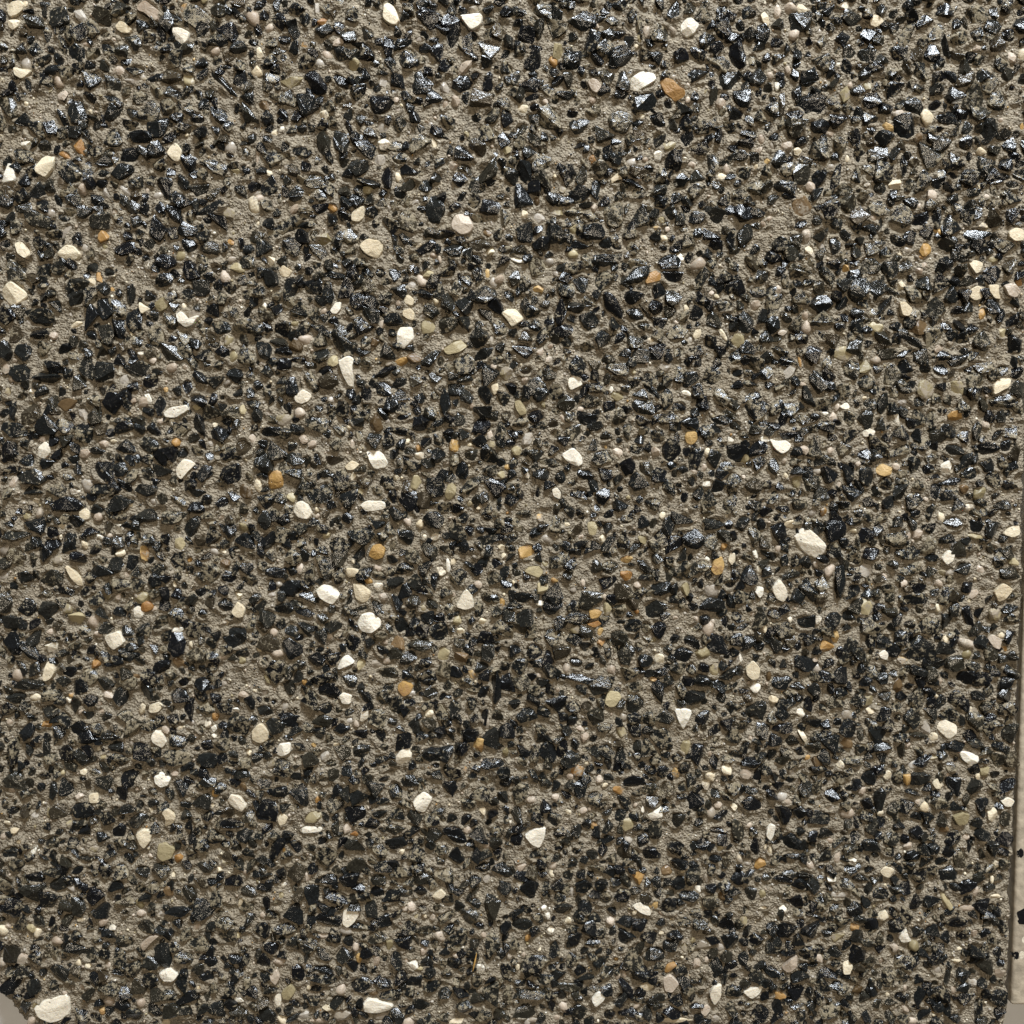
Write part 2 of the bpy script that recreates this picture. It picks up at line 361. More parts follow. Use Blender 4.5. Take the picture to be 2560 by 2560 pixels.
# ------------------------------------------------------------------ stone survey of the slab (tenths of a millimetre, slab axes)
# light stones: kind, then outline points, or centre, width, height, turn
LIGHT = """
W p -1425,-1475 -1389,-1454 -1319,-1433 -1315,-1461 -1314,-1497 -1342,-1519 -1374,-1524 -1412,-1504
W p 809,-67 849,-40 877,-64 908,-94 902,-122 882,-137 851,-125 827,-101
C p -1452,635 -1425,661 -1401,642 -1372,620 -1395,598 -1420,581 -1451,611
W p -454,-327 -439,-296 -408,-290 -379,-308 -377,-331 -408,-354 -439,-348
P p -166,843 -143,850 -121,843 -106,806 -121,788 -145,784 -177,808
W p 327,1212 345,1230 367,1241 401,1232 407,1214 375,1194 338,1176 329,1190
W p -444,-1461 -426,-1445 -350,-1468 -357,-1483 -392,-1493 -443,-1490
W p -570,-226 -545,-207 -507,-220 -494,-240 -519,-273 -546,-259 -561,-246
O p 412,1208 429,1223 451,1216 468,1198 487,1187 489,1168 457,1154 442,1167 426,1179
C p -436,756 -413,777 -359,769 -365,740 -380,717 -414,730
C p -1326,1010 -1287,1019 -1292,972 -1317,942 -1350,964
W p -498,433 -465,450 -450,441 -456,411 -451,377 -453,354 -468,358 -485,392 -492,414
W p 1231,-627 1257,-603 1303,-624 1302,-648 1276,-670
W p 33,-954 65,-932 101,-926 97,-961 81,-995 59,-983
W p -329,512 -319,529 -282,529 -278,493 -309,463 -329,478
W p -421,175 -404,180 -373,173 -355,142 -360,127 -395,121 -408,142
W p -294,-852 -259,-817 -232,-842 -256,-888 -280,-880
C p -747,-624 -732,-616 -709,-643 -711,-667 -733,-681 -760,-671 -763,-643
C p -463,-207 -438,-205 -407,-230 -415,-261 -434,-265 -455,-253
W p -1188,-362 -1138,-342 -1121,-381 -1156,-403 -1175,-387
Y p -1043,-979 -1020,-974 -989,-993 -1000,-1022 -1032,-1032 -1046,-1014
W p -166,-277 -147,-238 -131,-220 -114,-238 -108,-277 -135,-286
C p -359,1421 -346,1428 -330,1418 -322,1403 -313,1374 -323,1360 -341,1365 -363,1382
W p -500,-1174 -476,-1171 -448,-1188 -466,-1217 -487,-1233 -503,-1221
W p -342,-718 -328,-699 -303,-685 -289,-699 -297,-738 -327,-748 -342,-734
W p 139,165 175,188 202,161 205,139 190,129 160,142
W p -622,28 -607,34 -588,24 -573,-3 -585,-22 -615,-18 -632,1
C p -1285,740 -1262,760 -1240,756 -1220,732 -1230,717 -1260,712 -1289,728
W p 748,-220 774,-192 792,-217 799,-244 786,-264 762,-251
W p 473,-577 498,-571 528,-581 516,-612 501,-643 483,-608
C p -33,568 -16,579 11,581 37,549 -1,525 -16,549
W p -149,1389 -123,1392 -89,1398 -80,1389 -86,1364 -114,1346 -130,1364
W p 470,1364 485,1383 501,1385 526,1367 513,1342 489,1329 470,1344
W p -966,127 -943,156 -903,142 -930,116 -950,91 -965,104
W p -840,-849 -824,-826 -797,-835 -777,-863 -791,-884 -815,-873
Y p -201,463 -163,489 -129,495 -125,474 -148,456 -186,448
P p -1048,1412 -1036,1425 -1020,1430 -1007,1419 -983,1403 -988,1374 -1006,1378 -1026,1396 -1044,1401
P p 445,-1385 470,-1373 498,-1403 477,-1432 453,-1428
C p 1392,-231 1419,-203 1453,-224 1427,-255 1407,-264
W p -439,20 -420,34 -363,32 -363,9 -394,3 -424,1
C p -1106,-947 -1085,-933 -1056,-937 -1061,-969 -1083,-997 -1096,-976
Y p 267,-557 278,-522 309,-522 321,-541 301,-569 282,-571
W p -999,283 -980,300 -926,309 -921,294 -961,269 -993,271
W p 1303,-700 1338,-704 1372,-718 1367,-739 1343,-746 1315,-725
C p 678,-455 701,-430 723,-455 719,-487 700,-492 683,-479
O p -418,-126 -402,-95 -379,-90 -364,-107 -370,-132 -395,-141
C p -1412,1416 -1395,1428 -1372,1432 -1358,1421 -1364,1403 -1381,1389 -1402,1383 -1412,1400
O p 571,-168 582,-138 608,-126 616,-153 609,-180 586,-184
W p 734,215 757,205 787,207 804,192 795,177 774,165 749,184
C p 1371,362 1389,384 1427,384 1420,358 1391,343 1372,334
C p -1367,-485 -1356,-440 -1336,-422 -1326,-463 -1340,-487 -1361,-496
W p 585,-1432 599,-1407 623,-1402 621,-1443 603,-1474 589,-1450
W p -953,1358 -927,1358 -899,1344 -907,1320 -922,1308 -946,1328
W p -1050,-1371 -1018,-1352 -987,-1375 -1005,-1396 -1033,-1396
C p -960,1034 -945,1043 -925,1019 -935,986 -950,988 -973,1012
W p -1050,-775 -1026,-761 -999,-782 -1006,-803 -1030,-810 -1047,-796
W p -1056,-655 -1042,-638 -1019,-647 -1007,-675 -1022,-693 -1051,-673
W p -957,564 -940,575 -918,546 -887,564 -903,534 -929,525 -950,542
W p -1360,188 -1341,205 -1322,192 -1323,169 -1344,150 -1363,158
O p -335,-506 -317,-491 -286,-506 -294,-530 -317,-541 -333,-522
W p -698,-706 -679,-677 -647,-673 -646,-703 -675,-718
Y p 1292,-898 1319,-880 1347,-891 1338,-919 1310,-925
W p -624,330 -599,354 -569,337 -580,318 -601,309 -620,315
P p 798,-1360 825,-1328 849,-1317 846,-1353 819,-1373
P p 1393,646 1422,654 1446,628 1435,609 1409,613
C p 1403,795 1425,808 1448,802 1449,769 1423,767 1405,780
W p -1418,990 -1402,968 -1399,935 -1442,928 -1430,957
C p 1297,631 1321,646 1344,635 1337,609 1315,601 1298,613
W p 159,381 178,396 201,383 203,364 167,347 159,362
O p 1041,131 1066,141 1093,127 1090,108 1067,101 1046,110
C p -1028,-880 -1011,-870 -984,-895 -995,-919 -1022,-930 -1015,-902
Y p -687,-1428 -656,-1403 -641,-1428 -663,-1457 -681,-1450
W p 233,-1450 254,-1425 281,-1428 275,-1454 247,-1475
W p 682,-1428 724,-1414 753,-1407 738,-1432 711,-1452
T p 761,388 791,418 808,437 815,422 803,392 784,377
Y p 33,-172 50,-157 80,-155 94,-174 80,-192 54,-182
C p -1294,-153 -1277,-157 -1241,-195 -1240,-217 -1255,-213 -1277,-188
Y p -195,51 -187,78 -172,87 -159,72 -161,51 -178,32 -193,40
C p -816,-292 -796,-257 -771,-280 -778,-306 -797,-308
C p 1416,-64 1437,-43 1464,-30 1470,-64 1442,-75
C p -456,847 -441,860 -416,869 -417,836 -435,821 -456,826
C p -1410,765 -1389,769 -1375,751 -1361,730 -1376,717 -1398,732
W p -512,-461 -498,-428 -478,-411 -453,-436 -479,-450
Y p -1016,598 -991,616 -973,601 -979,581 -1000,568 -1017,585
W p 353,-1167 374,-1151 409,-1174 412,-1197 381,-1187
O p 376,654 391,683 410,689 427,676 427,661 406,655 380,648
P p 1380,-368 1396,-355 1424,-371 1418,-402 1397,-395
O p 494,216 501,232 530,232 534,207 517,192 500,197
C p 1100,601 1119,600 1140,579 1131,557 1109,560
P p 210,1208 223,1221 241,1214 253,1196 238,1174 223,1183
W p 1237,-135 1260,-108 1281,-118 1275,-142 1255,-154
C p -1062,-565 -1029,-553 -1014,-565 -1030,-585 -1061,-590
W p 394,-891 413,-880 440,-863 444,-899 406,-904
W p -622,-933 -601,-923 -556,-928 -558,-942 -594,-944 -618,-947
P p -1102,-1281 -1071,-1256 -1040,-1253 -1065,-1274 -1093,-1306
C p 1081,-1061 1100,-1043 1131,-1057 1114,-1083 1093,-1075
C p -1399,1252 -1373,1245 -1343,1243 -1360,1223 -1374,1216 -1396,1227
W p 1228,135 1252,150 1269,148 1262,123 1253,106 1230,120
C p 1353,648 1385,650 1382,628 1392,605 1371,607 1353,631
C p 1395,-880 1419,-866 1430,-895 1413,-916 1396,-905
Y p 214,-30 237,-24 248,-42 241,-68 222,-68
C p 980,-1346 992,-1326 1013,-1349 1003,-1375 982,-1376
C p 1295,715 1315,718 1338,707 1329,683 1316,676 1305,693
Y p 6,318 23,322 38,302 44,281 23,275 9,298
W p 746,-954 749,-930 762,-917 776,-923 770,-954 760,-974
W p -507,-537 -491,-526 -466,-535 -470,-561 -495,-563
Y p -974,-76 -949,-72 -940,-95 -954,-114 -975,-103
C p -1108,1364 -1097,1376 -1084,1373 -1062,1355 -1070,1342 -1090,1342 -1107,1353
C p 998,1378 1010,1394 1029,1389 1041,1373 1017,1356 1000,1364
O p -1076,-95 -1061,-97 -1046,-114 -1052,-145 -1071,-136 -1075,-114
W p 1141,-1260 1156,-1246 1166,-1231 1174,-1260 1183,-1271 1154,-1280
C p -313,575 -289,583 -276,568 -278,546 -295,549 -312,560
W p -1100,-280 -1084,-271 -1059,-286 -1073,-306 -1096,-306
P p -721,-1378 -700,-1360 -687,-1382 -701,-1410 -717,-1392
C p -1249,1 -1230,13 -1215,1 -1219,-22 -1246,-24
C p -664,687 -649,704 -623,685 -634,667 -655,670
C p -691,-905 -679,-884 -655,-895 -666,-919 -683,-925
C p -1411,1376 -1392,1383 -1374,1378 -1378,1360 -1395,1349 -1410,1360
W p -446,-612 -437,-569 -418,-577 -420,-604 -438,-616
O p 221,-286 246,-280 263,-292 250,-308 227,-311
C p -1244,-831 -1216,-824 -1210,-856 -1241,-856
C p -240,-1139 -209,-1114 -192,-1132 -216,-1149
P p 560,-1475 582,-1468 596,-1486 575,-1506 561,-1493
C p 692,1401 702,1409 714,1394 722,1371 716,1358 699,1373
W p 1432,-849 1456,-838 1477,-849 1467,-866 1446,-866
C p -482,131 -461,150 -436,139 -454,121 -473,120
W p -519,575 -502,598 -485,600 -487,579 -498,564 -513,566
W p 1003,230 1018,245 1043,233 1037,218 1007,216
C p -309,616 -294,622 -277,605 -281,587 -306,594
C p 1231,-796 1248,-779 1266,-800 1256,-815 1240,-812
T p -909,577 -893,575 -886,560 -914,547 -927,564
W p 895,1430 921,1425 943,1430 942,1405 921,1409 906,1416
W p 700,-226 709,-215 730,-219 727,-242 718,-253
W p 114,66 130,72 143,55 139,36 118,45
C p 513,501 522,523 535,532 541,512 534,497 521,493
W p 1064,-413 1084,-401 1097,-413 1092,-433 1071,-426
C p 790,1405 799,1423 812,1421 827,1407 822,1398 800,1398
C p 624,-141 631,-114 645,-118 647,-141 638,-157
C p -1061,601 -1045,590 -1026,579 -1053,564 -1060,579
C p 833,-638 847,-634 865,-666 858,-679 844,-659
C p 277,942 299,962 314,942 295,939 280,928
C p -716,1302 -705,1308 -694,1277 -709,1274 -716,1277
O p 215,-327 250,-315 261,-325 238,-337
B e 822,865 67 67 0
T e -504,-1504 77 42 0
Y e 1182,351 53 57 0
O e -682,93 50 57 0
B e 1162,531 53 53 0
O e 46,-114 57 46 20
T e 579,-226 58 42 -10
Y e 999,414 53 45 0
Y e 945,452 53 45 0
B e -390,256 42 57 0
T e -1230,279 42 57 0
T e 79,832 49 49 0
B e -1275,309 57 42 -15
Y e 551,-412 50 46 0
T e 44,209 46 49 0
T e 1028,-166 47 47 0
B e -771,59 53 42 -20
Y e 1273,354 49 45 0
Y e -617,1208 67 33 10
B e -616,474 45 49 0
Y e 1038,527 49 45 0
Y e -242,532 49 45 0
B e -332,-381 46 46 0
Y e 588,-459 42 50 0
B e -151,-428 50 42 0
Y e -201,-412 42 50 0
Y e 1278,-1146 28 76 30
Y e -1070,-246 50 42 0
Y e -583,-898 55 38 0
Y e 939,1179 37 56 -20
C e 488,-1519 105 20 0
Y e -655,266 53 38 0
Y e -533,773 49 41 0
Y e 1024,-275 41 48 0
Y e -1262,-308 50 38 0
Y e 133,1292 39 48 0
O e 1172,747 41 45 0
P e -134,1248 45 41 0
B e 893,-732 48 38 0
T e -1261,802 60 30 60
Y e 317,-643 39 46 0
O e 917,-392 48 37 0
T e 970,-1135 62 28 10
B e 456,-1061 41 41 0
Y e 338,-919 41 41 0
T e -392,-1508 49 35 0
Y e 1346,55 34 50 -20
B e 978,-676 41 41 0
B e 1124,-509 31 55 0
B e -280,441 49 34 -20
O e 373,-1082 41 40 0
Y e 504,-691 39 43 0
T e -394,-448 46 35 0
P e -1452,-1324 42 38 0
Y e 662,154 42 38 0
O e -164,192 38 42 0
Y e -16,396 38 42 0
T e 435,418 42 38 0
Y e 644,489 38 42 0
Y e -277,85 34 46 0
C e 404,-1418 56 28 -5
Y e 1401,-299 37 41 0
Y e -446,1255 41 37 40
Y e -801,850 45 34 -40
O e -1217,1030 34 45 0
T e 1210,-634 31 48 0
P e 833,788 30 49 0
W e -293,-1346 38 38 0
T e -622,-1504 42 35 0
Y e 124,854 49 30 0
Y e 88,-222 35 42 0
Y e 502,-222 35 42 0
P e 1448,-1375 35 42 0
O e 732,-1039 35 41 0
T e -547,-716 37 39 0
T e -1090,907 64 22 -40
O e 1268,275 42 34 0
P e -401,-1339 29 49 0
T e -1108,377 42 34 0
T e -364,1087 45 32 -45
P e 773,1032 39 35 0
C e 1085,928 41 34 20
P e -167,979 34 41 0
B e -72,791 52 26 -45
P e 304,173 40 34 0
Y e -776,696 45 30 -10
T e -1207,1392 33 41 0
Y e 966,-1263 49 28 0
P e -371,-251 38 35 0
T e -370,997 37 35 0
P e -817,672 32 41 15
W e -359,1037 39 34 30
C e -545,-1477 42 31 0
T e -187,1192 35 37 0
Y e -436,-440 31 42 0
W e -1339,-395 42 31 0
Y e 569,-1288 42 31 0
O e 333,-184 42 31 0
W e -697,-1455 26 49 0
Y e -515,433 38 34 0
Y e 1337,-71 54 24 -10
Y e 820,89 30 42 0
T e -283,650 34 38 0
C e 845,743 34 38 0
Y e 303,332 42 30 0
T e -1064,1216 52 24 10
O e 1340,566 30 41 0
C e 30,1138 35 35 0
P e 588,1152 35 35 0
T e -361,1212 33 37 0
P e 416,171 34 36 0
T e -1276,939 41 30 -40
Y e 444,1034 41 30 0
P e -1057,313 32 38 0
C e -730,78 27 46 0
B e -698,1147 41 30 0
P e 691,588 36 34 0
O e -314,429 45 26 15
B e 616,-1139 35 35 0
Y e -366,-1288 31 38 0
O e 71,635 40 30 0
W e -465,-1443 24 49 25
C e 428,-426 31 39 30
P e 1345,-1174 48 24 0
C e -206,-168 31 38 0
T e 607,-1511 42 28 0
P e 687,-768 38 31 0
B e 1029,-1425 42 28 0
T e 1115,313 34 34 0
T e 1373,-1403 42 28 0
W e 661,-426 23 50 -5
P e -1174,196 38 30 0
O e 1014,-1238 28 42 0
B e -972,-440 42 27 -30
O e -1157,782 32 36 0
Y e 276,-284 27 42 0
P e 844,920 34 34 0
P e 1172,-64 37 30 0
C e 799,-33 37 30 0
O e 329,-138 42 27 0
P e 1087,1119 37 30 0
P e -1102,1243 37 30 0
P e -1263,1172 39 28 10
B e -1016,-1124 31 35 0
Y e -410,913 41 26 10
P e 26,-1050 35 31 0
P e -1177,-532 35 31 0
O e -118,-473 23 46 30
P e 289,-459 35 31 0
O e 1059,1083 41 26 -40
O e 796,-1443 38 28 0
Y e 1388,-765 31 34 0
Y e -108,1410 41 26 0
C e 1345,-579 34 31 0
Y e 1043,-551 34 31 0
C e 763,-549 34 31 0
P e 1187,895 28 37 0
P e 1399,1277 30 35 0
W e -263,158 34 30 0
Y e 11,177 34 30 0
W e -382,-215 38 27 0
O e 1133,-430 37 27 0
P e -1436,85 27 38 -10
P e -782,-537 33 31 0
W e 710,-514 31 33 0
P e -617,858 30 34 0
Y e 686,-1210 24 42 -15
Y e -1442,343 27 38 0
O e -1259,1010 45 22 -25
B e 1147,1056 34 30 0
P e -484,-932 29 34 0
P e -1213,915 28 36 -10
P e 958,-1022 26 38 0
O e -1355,-620 37 27 0
C e 569,-798 26 38 0
P e 742,1400 22 44 -5
P e -1226,169 32 30 0
P e 906,-1328 31 31 0
Y e -1424,-1235 31 31 0
C e -165,-1522 56 17 0
P e -35,665 30 32 0
P e 215,-659 31 31 0
Y e 1229,-718 31 31 0
O e -1211,-444 31 31 0
W e 843,-589 31 31 0
W e 412,1008 30 32 0
P e -1470,-817 34 27 0
C e 1100,-775 27 34 0
O e 479,-766 27 34 0
C e -1242,536 41 23 10
C e -796,-240 33 29 0
B e -828,-149 31 31 0
Y e -1313,-141 31 31 0
B e -1097,-483 35 27 0
Y e 378,-80 31 31 0
W e -1134,-49 31 31 0
P e -486,1320 31 30 0
P e -691,-1339 38 24 -25
Y e 510,-1296 24 38 0
P e 551,-1339 28 33 0
W e 892,-316 27 34 0
T e -868,196 30 30 0
T e -1150,906 22 41 30
Y e -636,43 27 34 0
W e -92,-1357 29 31 0
P e 1372,-1249 29 31 0
P e -746,211 27 34 0
P e 291,-1217 29 31 0
P e 376,1351 22 41 -5
Y e 176,801 30 30 0
Y e -1301,-918 29 31 0
O e 941,-364 24 37 0
W e -972,-344 38 23 30
Y e 994,1201 30 30 0
P e -581,-1522 63 14 0
O e -1173,667 24 36 10
P e -157,1158 26 33 0
W e 560,83 30 29 0
P e -560,-1258 42 21 0
P e -1209,-1217 31 28 0
P e -296,-1171 28 31 0
P e 922,275 30 28 0
O e 311,-819 33 26 0
Y e -849,-1039 28 31 0
P e -1444,414 23 38 0
C e 604,506 19 45 25
T e 934,-873 41 21 0
P e 106,433 32 26 0
B e -412,-1436 35 24 0
O e 1441,654 23 38 0
O e 948,694 23 38 25
W e 1105,269 17 49 15
C e -802,-1156 17 48 -15
T e -274,882 32 26 0
Y e -1231,-993 34 24 0
Y e -784,-436 31 27 0
P e 834,559 24 34 0
P e 1338,-238 31 27 0
O e -920,1414 20 41 -15
Y e -158,-315 27 31 0
P e 1358,-167 30 27 0
B e -790,-810 24 34 0
T e -699,-242 31 27 0
Y e -1175,-242 31 27 0
P e 1305,1306 30 28 0
C e 262,-74 29 29 0
T e -546,1410 22 37 0
W e -818,-1455 42 20 -10
B e 1300,66 30 27 0
P e 839,180 27 30 0
P e -599,209 30 27 0
W e 803,-1176 28 29 0
P e 450,1351 33 24 -30
B e -393,486 30 26 0
Y e 1399,510 26 30 0
P e 755,635 26 30 0
C e 1107,646 26 30 0
W e -185,-153 17 46 5
Y e -238,680 30 26 0
P e 1217,469 32 25 30
Y e -1398,-9 34 23 0
P e 197,-634 29 27 0
C e 592,950 30 26 0
T e -637,972 26 30 0
Y e -16,1023 30 26 0
W e -1370,1036 30 26 0
P e 1173,-1483 28 28 0
T e -1386,-1339 28 28 0
P e 1133,-1296 28 28 0
C e 1048,-582 38 21 0
T e -1035,-1192 28 28 0
P e 882,-1046 28 28 0
W e 944,-1082 29 26 0
P e 1167,-986 29 26 0
P e -718,1005 12 63 0
P e -933,-1231 31 24 0
C e 963,-742 27 27 0
T e -74,-1082 24 31 0
P e 146,269 21 36 20
C e -219,1041 34 22 -60
P e 703,1050 22 34 0
P e 1359,254 25 30 0
T e -260,1324 33 22 0
O e -530,1374 33 22 20
C e -1080,-577 21 35 0
W e 1001,-1029 33 22 0
Y e -280,-1360 35 21 0
Y e 1248,-177 30 24 0
W e -224,-72 34 21 25
P e 126,-843 26 28 0
T e 176,-1121 17 42 0
P e -603,-1082 21 35 0
P e -100,-211 29 25 0
T e -839,-502 31 23 0
C e 760,-997 21 34 0
T e -1404,-895 34 21 0
W e -1040,324 21 34 15
Y e 408,-374 31 23 0
C e -456,104 27 27 0
O e 256,-348 23 31 0
T e -189,137 27 27 0
W e -1257,62 29 25 0
T e 818,-768 21 34 0
C e -975,-205 23 31 0
T e -520,324 27 27 0
O e 78,-15 23 31 30
B e 748,-482 20 34 0
T e -255,559 26 26 0
C e 1322,-1339 31 22 0
Y e -29,108 30 23 0
O e -457,-1328 22 31 0
W e 114,-1238 25 28 0
W e 724,207 30 23 -20
Y e -771,296 23 30 0
W e 500,343 30 23 -30
C e 36,843 26 26 0
T e 1273,-88 17 41 0
P e 81,459 23 30 0
P e 63,-1519 49 14 0
P e -1010,-638 27 25 0
W e -891,-620 25 27 0
C e -242,-590 27 25 0
P e 255,-786 25 27 0
O e 226,997 28 24 0
C e -684,713 23 30 0
P e 552,125 21 32 0
Y e -18,-706 23 29 0
B e 71,878 22 30 0
P e -1096,-1190 28 24 0
W e 956,305 32 21 0
Y e 740,-1132 24 28 0
C e -1465,-939 28 24 0
P e -134,-937 28 24 0
C e -835,-323 35 19 30
C e -1298,-40 25 27 0
P e -1271,-838 28 24 0
P e 1027,-819 24 27 0
P e 776,1243 22 30 0
P e -386,-163 29 23 0
P e -988,-768 27 24 0
C e 1427,-1139 38 17 0
Y e -1362,-888 17 38 0
P e -1277,-1416 22 29 0
P e 915,178 23 29 0
W e 627,205 28 23 0
P e 1368,-1124 21 31 0
P e -614,-163 21 31 0
P e 1236,-207 24 27 0
C e -1237,-93 21 31 0
C e -1254,-1347 26 24 0
Y e 1451,-145 27 24 0
C e -512,-683 33 19 0
C e -1194,654 23 28 0
C e 561,171 21 30 0
C e 1431,-1041 26 24 0
P e 895,1070 24 26 0
P e 227,1161 24 26 0
P e 1247,-493 20 31 0
Y e -776,964 34 19 -15
T e -719,-528 27 23 0
P e -1342,-348 23 27 0
W e 15,718 41 15 -15
O e -797,769 30 21 -35
C e 433,777 30 21 -10
C e 1335,813 30 21 0
P e 1337,-958 25 25 0
O e -932,-138 23 27 0
T e 1323,78 27 23 0
C e -87,-884 22 28 0
P e -573,196 27 23 0
P e 812,-854 28 22 0
O e -70,680 17 36 10
P e -1307,504 25 25 0
C e -1271,-1210 35 17 0
C e 745,-1174 35 17 0
C e -836,-114 34 17 -15
C e -736,-397 19 31 0
C e -775,-362 31 19 0
P e -189,1149 17 35 -20
P e -260,-1306 24 24 0
O e -28,-265 19 31 0
P e -1123,850 26 22 -40
C e 166,-1213 24 24 0
W e 483,1001 24 24 0
C e 805,1019 24 24 0
P e 694,1021 24 24 0
T e -57,495 21 28 20
P e 1096,-1335 22 26 0
P e -787,-1068 24 24 0
O e -866,-600 23 25 0
Y e 614,-990 24 24 0
P e -1499,-958 24 24 0
O e -872,-828 24 24 0
Y e -1197,-718 27 21 0
P e 333,177 15 38 20
P e -530,-364 25 23 0
C e -149,-348 25 23 0
C e 652,-869 22 26 0
C e -542,-286 25 23 0
Y e -683,-1135 21 28 0
T e -883,1410 26 22 0
W e 23,-1109 21 28 0
T e 570,-1085 21 28 0
P e 364,-213 25 23 0
C e -998,-1071 21 28 0
W e -1121,409 19 30 15
O e 614,-101 25 23 0
B e 1273,-937 28 21 0
P e 199,-74 25 23 0
C e -1484,-916 28 21 0
P e 605,-864 28 21 0
O e -579,1313 28 20 -20
P e 994,139 25 23 0
Y e 1364,717 30 19 0
P e 1134,-207 24 24 0
W e -1372,345 25 23 0
C e -1063,-880 19 29 0
P e 929,302 21 27 0
P e 1156,687 24 23 0
T e -1236,1283 19 30 0
W e 704,-122 19 29 0
P e 1143,-67 20 27 0
P e 1342,893 24 22 0
W e 479,720 21 26 15
P e -1258,-585 23 23 0
C e 947,999 21 26 0
W e 549,-1117 19 28 0
Y e -714,-487 17 31 20
P e 770,512 28 19 0
P e -368,538 19 28 10
C e -1451,-974 22 24 0
P e -365,-434 25 21 0
P e 265,-246 23 23 0
P e -1013,678 28 19 15
O e 258,-379 25 21 0
C e -1103,-722 27 19 0
Y e -536,-68 23 23 0
O e 309,-1331 24 22 0
C e 618,-11 23 23 0
P e 1192,36 23 23 0
P e 506,984 28 19 0
P e 1104,131 23 23 0
W e -971,256 23 23 0
T e -357,264 23 23 0
T e -697,285 23 23 0
W e -708,428 30 17 10
W e -1059,452 23 23 0
C e -28,-103 27 19 0
P e 133,-1511 24 21 0
P e -1026,433 25 21 0
O e -1220,-1493 21 24 30
P e 578,-1328 21 24 0
P e -8,-1324 21 24 0
P e 712,817 22 22 0
T e -57,821 22 22 0
Y e 423,830 22 22 0
W e -1185,-1235 24 21 0
P e -1350,209 27 19 0
P e 232,863 22 22 0
P e -736,-1196 24 21 0
P e -319,-1174 24 21 0
Y e -904,300 27 19 0
C e -686,961 22 22 0
O e 717,992 22 22 0
C e 298,874 21 24 0
W e -1412,-1000 24 21 0
P e -324,1163 22 22 0
W e 716,-166 17 29 0
C e -1256,-763 24 21 0
P e -457,-620 21 23 0
C e -267,758 26 19 0
P e -1203,-561 21 23 0
C e 1262,-371 20 24 0
P e -1198,-583 25 19 0
P e 210,-880 22 22 0
P e 1217,-272 24 20 0
O e 479,-744 31 16 0
W e -1031,704 17 28 0
O e -672,-997 17 28 0
C e 749,-990 14 34 0
O e -571,-849 17 28 0
P e 36,379 21 23 0
P e -62,224 19 25 0
P e 566,626 21 23 0
W e 896,285 25 19 0
T e 124,678 21 23 0
Y e -1156,738 23 21 0
T e -345,865 22 21 0
P e -85,-1254 22 21 0
P e -237,-1203 21 22 0
W e 107,-1197 22 21 0
W e -677,-1103 21 22 0
P e 1375,1103 20 22 0
O e 242,-925 21 22 0
C e 165,-886 21 22 0
W e -885,-1114 17 26 0
W e -872,-634 21 21 0
P e 170,-777 21 22 0
P e 581,-710 19 23 0
T e -1139,-323 23 19 0
P e 534,-311 19 23 0
W e 83,-265 29 15 10
P e -1143,-248 19 23 0
Y e 96,-149 23 19 0
C e -169,-143 19 23 0
C e -1372,34 23 19 0
Y e -437,59 23 19 0
C e -332,99 23 19 0
W e 744,1198 17 26 0
P e -168,-1321 21 21 0
O e -14,131 23 19 0
Y e 538,-1274 21 21 0
P e -52,418 21 21 0
C e -469,245 19 23 0
P e -1005,262 23 19 0
Y e 576,279 19 23 0
W e 94,-1176 19 22 0
P e -1432,381 23 19 0
T e -918,709 21 21 0
T e -1380,542 23 19 0
T e 488,-859 21 21 0
T e -754,-758 21 21 0
C e 17,-1353 17 24 0
P e -314,-1335 17 24 0
P e -457,197 17 25 0
C e 687,977 21 21 0
C e -718,821 19 22 0
C e 116,-1068 15 28 20
T e 280,915 19 22 0
O e 1435,-399 20 20 0
C e -666,1070 22 19 -40
W e -645,1085 19 22 0
T e -321,1134 22 19 0
T e 455,1225 22 19 0
C e 1368,-779 17 24 0
P e 697,-661 19 21 0
O e 47,-1267 19 21 0
P e 334,-1378 15 26 0
P e 440,-1192 19 21 0
W e 565,-138 21 19 0
W e -1188,-74 21 19 0
W e -253,-70 19 21 0
O e 413,-487 23 17 0
C e -326,-1004 21 19 0
P e 666,102 19 21 0
C e 787,106 19 21 0
P e 1191,-856 21 19 0
O e -271,184 19 21 0
P e 205,-205 17 23 0
O e 410,806 26 15 0
P e 110,473 21 19 0
C e 396,491 21 19 0
Y e -127,1067 15 26 0
P e 1171,704 19 21 0
Y e -1155,756 21 19 0
O e 823,428 11 34 15
Y e 144,913 21 19 0
P e 1336,-1235 19 19 0
C e -261,-1199 19 19 0
O e 1436,1088 11 34 0
P e -1467,-616 19 19 0
P e 492,1203 17 22 0
O e -580,-685 17 21 0
P e -1115,1328 22 17 0
P e 133,-522 17 21 0
C e 1420,-1089 15 24 0
T e 178,-226 19 19 0
P e 697,-296 21 17 0
P e 784,148 19 19 0
T e -747,-1271 21 17 0
O e -241,-750 23 16 0
C e -301,205 19 19 0
Y e -392,-703 23 16 0
P e 1218,-1203 17 21 0
T e -1115,-677 15 23 0
P e 766,-1117 17 21 0
W e -805,-579 23 15 -30
C e 504,-1064 21 17 0
P e -935,414 19 19 0
W e 282,352 17 21 0
C e 734,-342 15 23 0
C e -932,590 19 19 0
P e 476,-306 23 15 0
C e 273,-803 21 17 0
O e -139,-758 17 21 0
T e -1368,-207 15 23 0
O e 838,722 19 19 0
P e 729,832 19 19 0
P e 940,82 15 23 0
T e -1113,95 23 15 0
W e 807,-313 17 20 0
C e 1325,-258 20 17 0
P e 93,1156 19 19 0
C e 1252,482 23 15 0
W e 915,1259 20 17 0
C e 497,583 15 23 0
W e -705,587 15 23 0
C e -930,-1418 19 17 0
C e -1077,-1364 17 19 0
W e 475,730 23 15 0
C e 1101,734 23 15 0
W e -871,-655 19 17 0
C e 444,-1249 19 17 0
